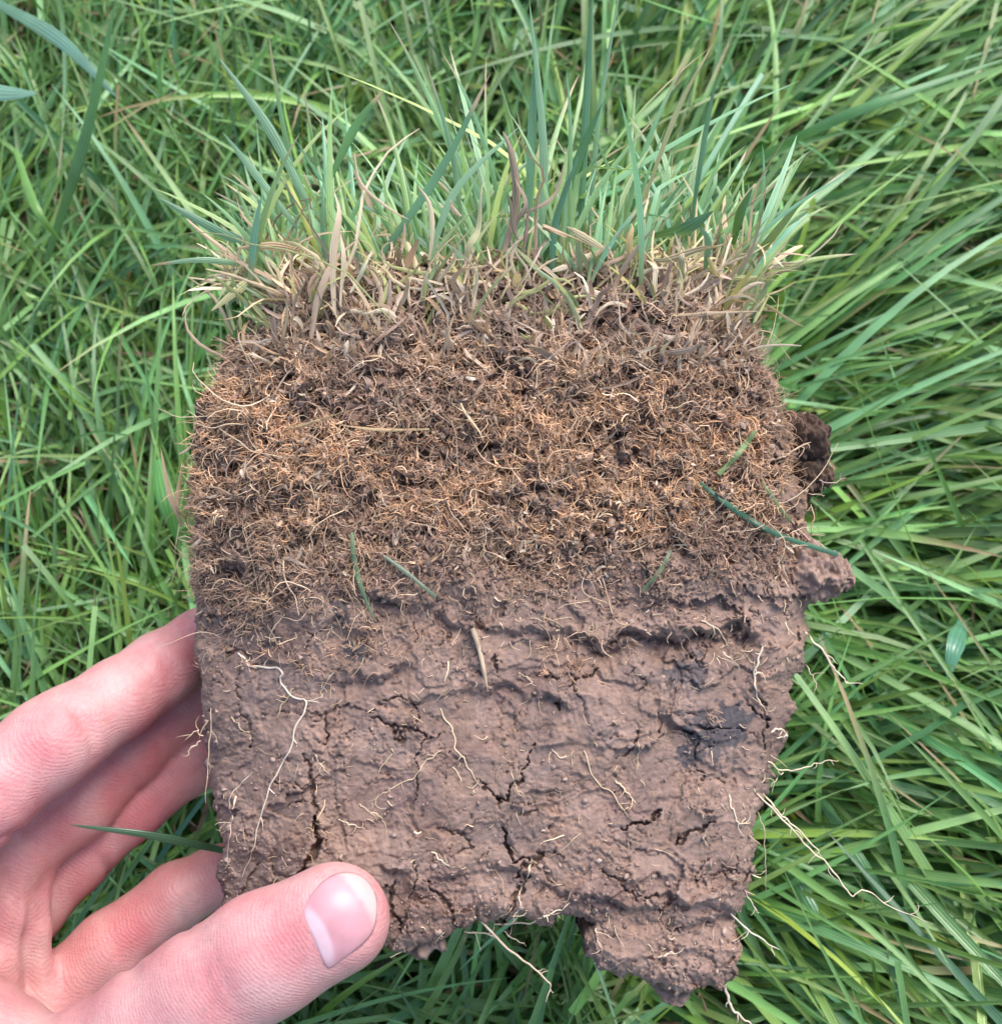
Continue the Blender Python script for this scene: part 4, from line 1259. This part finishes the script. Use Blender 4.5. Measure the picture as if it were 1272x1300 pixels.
then = chain([(-250, 1430, -10, 21), (-98, 1330, -2, 17.5), (-25, 1385, 0, 18), (60, 1450, 0, 17)], .010)
thumb = chain([(-20, 1470, -2, 17.0), (125, 1362, 3, 14.6), (200, 1306, 7, 13.6), (262, 1262, 9.5, 13.1), (335, 1213, 11, 12.6), (424, 1167, 11.5, 11.9)], .004, .86)
wrist = chain([(-330, 1480, -26, 25), (-560, 1720, -30, 27), (-720, 1900, -34, 31)], .012)
Fh = smin(fA, fB, .0004); Fh = smin(Fh, fC, .0004); Fh = smin(Fh, fD, .0016)
core = smin(palm, web, .008); core = smin(core, web2, .0018); core = smin(core, fold, .0018)
Fh = smin(Fh, core, .003)
Fh = smin(Fh, then, .004)
Fh = smin(Fh, smin(thumb, then, .006), .0012)
Fh = smin(Fh, wrist, .015)
del fB, fC, fD, palm, web, web2, wrist, core


def zsurf(a, b, Fz):
    """first surface met going into the scene at drawing units a, b (mm)."""
    zz = np.arange(28, -70, -.3)
    p = P(a, b, zz)
    g = (p - lo) / HS
    ok = ((g >= 0) & (g < n3 - 1.001)).all(1)
    g = np.clip(g, 0, n3 - 1.001)
    i = g.astype(int); w = g - i
    f = 0
    for dx in (0, 1):
        for dy in (0, 1):
            for dz in (0, 1):
                f = f + Fz[i[:, 0] + dx, i[:, 1] + dy, i[:, 2] + dz] * np.abs(1 - dx - w[:, 0]) * np.abs(1 - dy - w[:, 1]) * np.abs(1 - dz - w[:, 2])
    f = np.where(ok, f, 1)
    if not (f < 0).any():
        return -50.
    j = max(1, np.argmax(f < 0))
    return zz[j - 1] + (zz[j] - zz[j - 1]) * f[j - 1] / (f[j - 1] - f[j])


def carve(pts, r, depth, k=.0012):
    global Fh
    q = curve_pts(np.array(pts, float), 14)
    zs_ = np.array([zsurf(a, b, Fh) for a, b in q])
    pp = P(q[:, 0], q[:, 1], zs_ + r - depth)
    mn, mx = pp.min(0) - .004, pp.max(0) + .004
    s = [slice(max(0, int((mn[i] - lo[i]) / HS)), max(1, min(n3[i], int((mx[i] - lo[i]) / HS) + 1))) for i in range(3)]
    g = np.meshgrid(ax3[0][s[0]], ax3[1][s[1]], ax3[2][s[2]], indexing='ij', sparse=True)
    d = None
    rr_ = r * np.sin(np.pi * np.linspace(.12, .88, 14)) * 1e-3
    for i in range(13):
        e = rcone(g, pp[i], pp[i + 1], rr_[i], rr_[i + 1])
        d = e if d is None else np.minimum(d, e)
    sub = Fh[tuple(s)]
    Fh[tuple(s)] = -smin(-sub, d, k)


for pts, r, dp in (
        ([(78, 890), (103, 912), (116, 940), (119, 970)], .9, .75), ([(92, 892), (112, 912), (126, 940)], .7, .35), ([(202, 832), (214, 856), (223, 880)], .8, .5), ([(211, 828), (222, 848), (231, 868)], .6, .3),
        ([(-10, 1072), (18, 1058), (36, 1062), (50, 1075)], 1.1, 1.1), ([(-10, 1000), (10, 1012), (25, 1035)], .8, .3), ([(150, 965), (170, 990), (178, 1010)], .8, .5), ([(120, 1085), (135, 1100), (142, 1118)], .8, .5),
        ([(222, 1146), (234, 1168), (240, 1182)], .8, .5), ([(150, 1190), (166, 1215), (176, 1236)], .8, .5), ([(142, 1196), (158, 1222), (168, 1242)], .6, .3),
        ([(256, 1216), (262, 1248), (285, 1292)], .55, .2), ([(272, 1208), (279, 1238), (300, 1275)], .45, .12),
        ([(8, 1115), (22, 1150), (14, 1200), (20, 1240)], 1.4, .9), ([(28, 1100), (42, 1150), (32, 1210), (36, 1262)], 1.3, .8), ([(-6, 1150), (4, 1180), (-2, 1215)], 1.2, .7)):
    carve(pts, r, dp)

# nail bed: a shallow step cut round the thumbnail
NC = np.array([(330 + x / 5.91, 1080 + y / 5.91) for x, y in ((318, 470), (335, 390), (400, 300), (500, 205), (610, 160), (720, 165), (810, 220), (870, 320), (885, 440), (860, 590), (790, 690), (690, 770), (600, 840), (520, 895), (480, 850), (420, 700), (360, 580))])
thz = {}
mloc = np.argwhere(np.ones((1, 1)))
a0, b0 = NC.min(0) - 12; a1, b1 = NC.max(0) + 12
ga, gb = np.meshgrid(np.arange(a0, a1 + 3, 1.2), np.arange(b0, b1 + 3, 1.2))
zt = np.array([zsurf(a, b, Fh) for a, b in zip(ga.ravel(), gb.ravel())]).reshape(ga.shape)
for _ in range(12):                                   # smooth the sampled height
    zp = np.pad(zt, 1, mode='edge')
    zt = (zp[:-2, 1:-1] + zp[2:, 1:-1] + zp[1:-1, :-2] + zp[1:-1, 2:] + 2 * zt) / 6
nd, _ = seg_dist(ga.astype(np.float32), gb.astype(np.float32), np.vstack([NC, NC[:1]]))
nin = inside(ga, gb, NC)
sdn = np.where(nin, nd, -nd)
smooth_c = curve_pts(np.vstack([NC, NC[:1]]), 60)
carve(list(map(tuple, smooth_c[4:26])), .55, .42, .0006)
carve(list(map(tuple, smooth_c[24:44])), .65, .55, .0006)
carve(list(map(tuple, smooth_c[42:58])), .5, .36, .0006)

V, F = surface_nets(Fh, lo, HS)


def relax(V, F, it, w):
    e = np.concatenate([F[:, [0, 1]], F[:, [1, 2]], F[:, [2, 3]], F[:, [3, 0]]])
    e = np.concatenate([e, e[:, ::-1]])
    cnt = np.bincount(e[:, 0], minlength=len(V))[:, None]
    for i in range(it):
        s = np.stack([np.bincount(e[:, 0], V[e[:, 1], k], minlength=len(V)) for k in range(3)], -1) / np.maximum(cnt, 1)
        V = V + (s - V) * (w if i % 2 == 0 else -w * .96)
    return V


V = relax(V, F, 4, .5)
# redder and paler skin; shade on the back fingers painted in as deeper rose
aa, bb = unP(V)
red = np.zeros(len(V))
for a, b, r, s in ((60, 930, 60, .5), (40, 1020, 70, .35), (250, 810, 50, .5), (210, 850, 40, .35), (250, 950, 60, .4), (250, 1120, 50, .35), (375, 1190, 34, .55), (255, 1250, 60, .30), (480, 1150, 30, .3), (20, 1240, 60, .3), (150, 1185, 80, .55), (110, 1230, 60, .5), (140, 1000, 60, .6), (200, 950, 60, .6), (110, 1100, 60, .6), (190, 1030, 60, .6), (60, 1060, 60, .5)):
    red = np.maximum(red, s * np.exp(-((aa - a) ** 2 + (bb - b) ** 2) / (r * r)))
red = np.clip(red + .20 + .75 * fbm(V[:, 0] * 95, V[:, 1] * 80, V[:, 2] * 80, 4) + .18 * noise(V[:, 0] * 700, V[:, 1] * 700, V[:, 2] * 700), 0, 1)
pale, rosy = np.array([.52, .285, .268]), np.array([.45, .142, .150])
cs = pale + (rosy - pale) * red[:, None]
# soil smudges near the sod
sm_ = sstep(.32, .5, noise(V[:, 0] * 420, V[:, 1] * 420, V[:, 2] * 420) - .12 * np.abs(noise(V[:, 0] * 90, V[:, 1] * 90, 3.))) * (np.exp(-((aa - 480) ** 2 + (bb - 1130) ** 2) / 45 ** 2) + .5 * np.exp(-((aa - 250) / 40) ** 2)) * .6
cs = cs * (1 - sm_[:, None]) + sm_[:, None] * np.array([.25, .17, .14])


def skin_material():
    m, nt, b, out = mat("skin")
    col = mul_noise(nt, attr(nt, "col").outputs["Color"], 500, .95, 1.05, 3)
    nt.links.new(col, b.inputs["Base Color"])
    b.inputs["Roughness"].default_value = .48
    b.inputs["Specular IOR Level"].default_value = .4
    b.inputs["Subsurface Weight"].default_value = .35
    b.inputs["Subsurface Radius"].default_value = (1.0, .38, .22)
    b.inputs["Subsurface Scale"].default_value = .0022
    tc = N(nt, "ShaderNodeTexCoord")
    # fine friction ridges, bent by noise, plus small skin cells
    nw = N(nt, "ShaderNodeTexNoise"); nw.inputs["Scale"].default_value = 45; nw.inputs["Detail"].default_value = 1
    nt.links.new(tc.outputs["Object"], nw.inputs["Vector"])
    wv = N(nt, "ShaderNodeTexWave"); wv.inputs["Scale"].default_value = 520; wv.inputs["Distortion"].default_value = 9; wv.inputs["Detail"].default_value = 2; wv.inputs["Detail Scale"].default_value = .25
    wv.bands_direction = 'DIAGONAL'
    nt.links.new(tc.outputs["Object"], wv.inputs["Vector"])
    vo = N(nt, "ShaderNodeTexVoronoi"); vo.inputs["Scale"].default_value = 1500
    nt.links.new(tc.outputs["Object"], vo.inputs["Vector"])
    b1 = N(nt, "ShaderNodeBump"); b1.inputs["Strength"].default_value = .15; b1.inputs["Distance"].default_value = .0003
    nt.links.new(wv.outputs["Fac"], b1.inputs["Height"])
    b2 = N(nt, "ShaderNodeBump"); b2.inputs["Strength"].default_value = .45; b2.inputs["Distance"].default_value = .0002
    nt.links.new(vo.outputs["Distance"], b2.inputs["Height"]); nt.links.new(b1.outputs[0], b2.inputs["Normal"])
    nt.links.new(b2.outputs[0], b.inputs["Normal"])
    return m


hand = link("hand", mk_mesh("hand", V, F, cs), skin_material())
hand.matrix_world = HOLD
tag(hand, "bare hand gripping the sod, thumb over its corner and fingers behind", "hand")

# thumbnail: a curved plate lying in its bed, built in rings from its middle
rim_c = curve_pts(np.vstack([NC, NC[:1]]), 73)[:-1]
for _ in range(3):
    rim_c = (np.roll(rim_c, 1, 0) + rim_c * 2 + np.roll(rim_c, -1, 0)) / 4
mid_c = rim_c.mean(0)
tr_ = np.linspace(0.0005, 1, 26)
ab_ = mid_c + (rim_c - mid_c)[None] * tr_[:, None, None]
ga2, gb2 = ab_[..., 0], ab_[..., 1]
ci = (gb2 - gb[0, 0]) / 1.2; cj = (ga2 - ga[0, 0]) / 1.2
c0, c1 = ci.astype(int), cj.astype(int); w0, w1 = ci - c0, cj - c1
zq = zt[c0, c1] * (1 - w0) * (1 - w1) + zt[c0 + 1, c1] * w0 * (1 - w1) + zt[c0, c1 + 1] * (1 - w0) * w1 + zt[c0 + 1, c1 + 1] * w0 * w1
zc = zq - .25 + .62 * np.sqrt(np.clip(1 - tr_[:, None] ** 4, 0, 1))
ga, gb = ga2, gb2
vn = P(ga, gb, zc).reshape(-1, 3)
na = len(rim_c)
i_ = np.arange(25)[:, None] * na + np.arange(na)[None]; i2_ = np.arange(25)[:, None] * na + (np.arange(na)[None] + 1) % na
fn = np.stack([i_, i_ + na, i2_ + na, i2_], -1).reshape(-1, 4)[:, ::-1]
us = np.ones(ga.shape, bool)
# lunula and free edge are colours of the nail itself
l1 = np.hypot(ga - 404, (gb - 1195) * .62 - (ga - 404) * .35)
lx, ly = (ga - 404) * .9 + (gb - 1188) * -.42, (ga - 404) * .42 + (gb - 1188) * .9
lun = 1 - sstep(.6, 1.1, np.sqrt((lx / 15) ** 2 + (ly / 44) ** 2))
fx = (ga - 425) * .83 - (gb - 1165) * .55
free = sstep(36, 46, fx + 3 * noise(ga / 9, gb / 9, 1.) - .004 * ((ga - 425) * .55 + (gb - 1165) * .83) ** 2 * -1)
nc = np.array([.50, .245, .265]) * np.ones(ga.shape + (1,))
nc = nc * (1 + .14 * fbm(ga / 24, gb / 24, 3., 2))[..., None]
nc = nc * (1 - .45 * lun[..., None]) + .45 * lun[..., None] * np.array([.74, .60, .63])
nc = nc * (1 - .6 * free[..., None]) + .6 * free[..., None] * np.array([.60, .44, .39])
mN, ntN, bN, outN = mat("nail")
ntN.links.new(mul_noise(ntN, attr(ntN, "col").outputs["Color"], 260, .95, 1.04, 2), bN.inputs["Base Color"])
bN.inputs["Roughness"].default_value = .36
bN.inputs["Specular IOR Level"].default_value = .4
bN.inputs["Subsurface Weight"].default_value = .35
bN.inputs["Subsurface Radius"].default_value = (1, .4, .3)
bN.inputs["Subsurface Scale"].default_value = .0012
nail = link("thumbnail", mk_mesh("thumbnail", vn, fn, nc[us]), mN, hand)
nail["label"] = "pink thumbnail with a pale half-moon"
sm = nail.modifiers.new("thickness", 'SOLIDIFY'); sm.thickness = .0004; sm.offset = -1
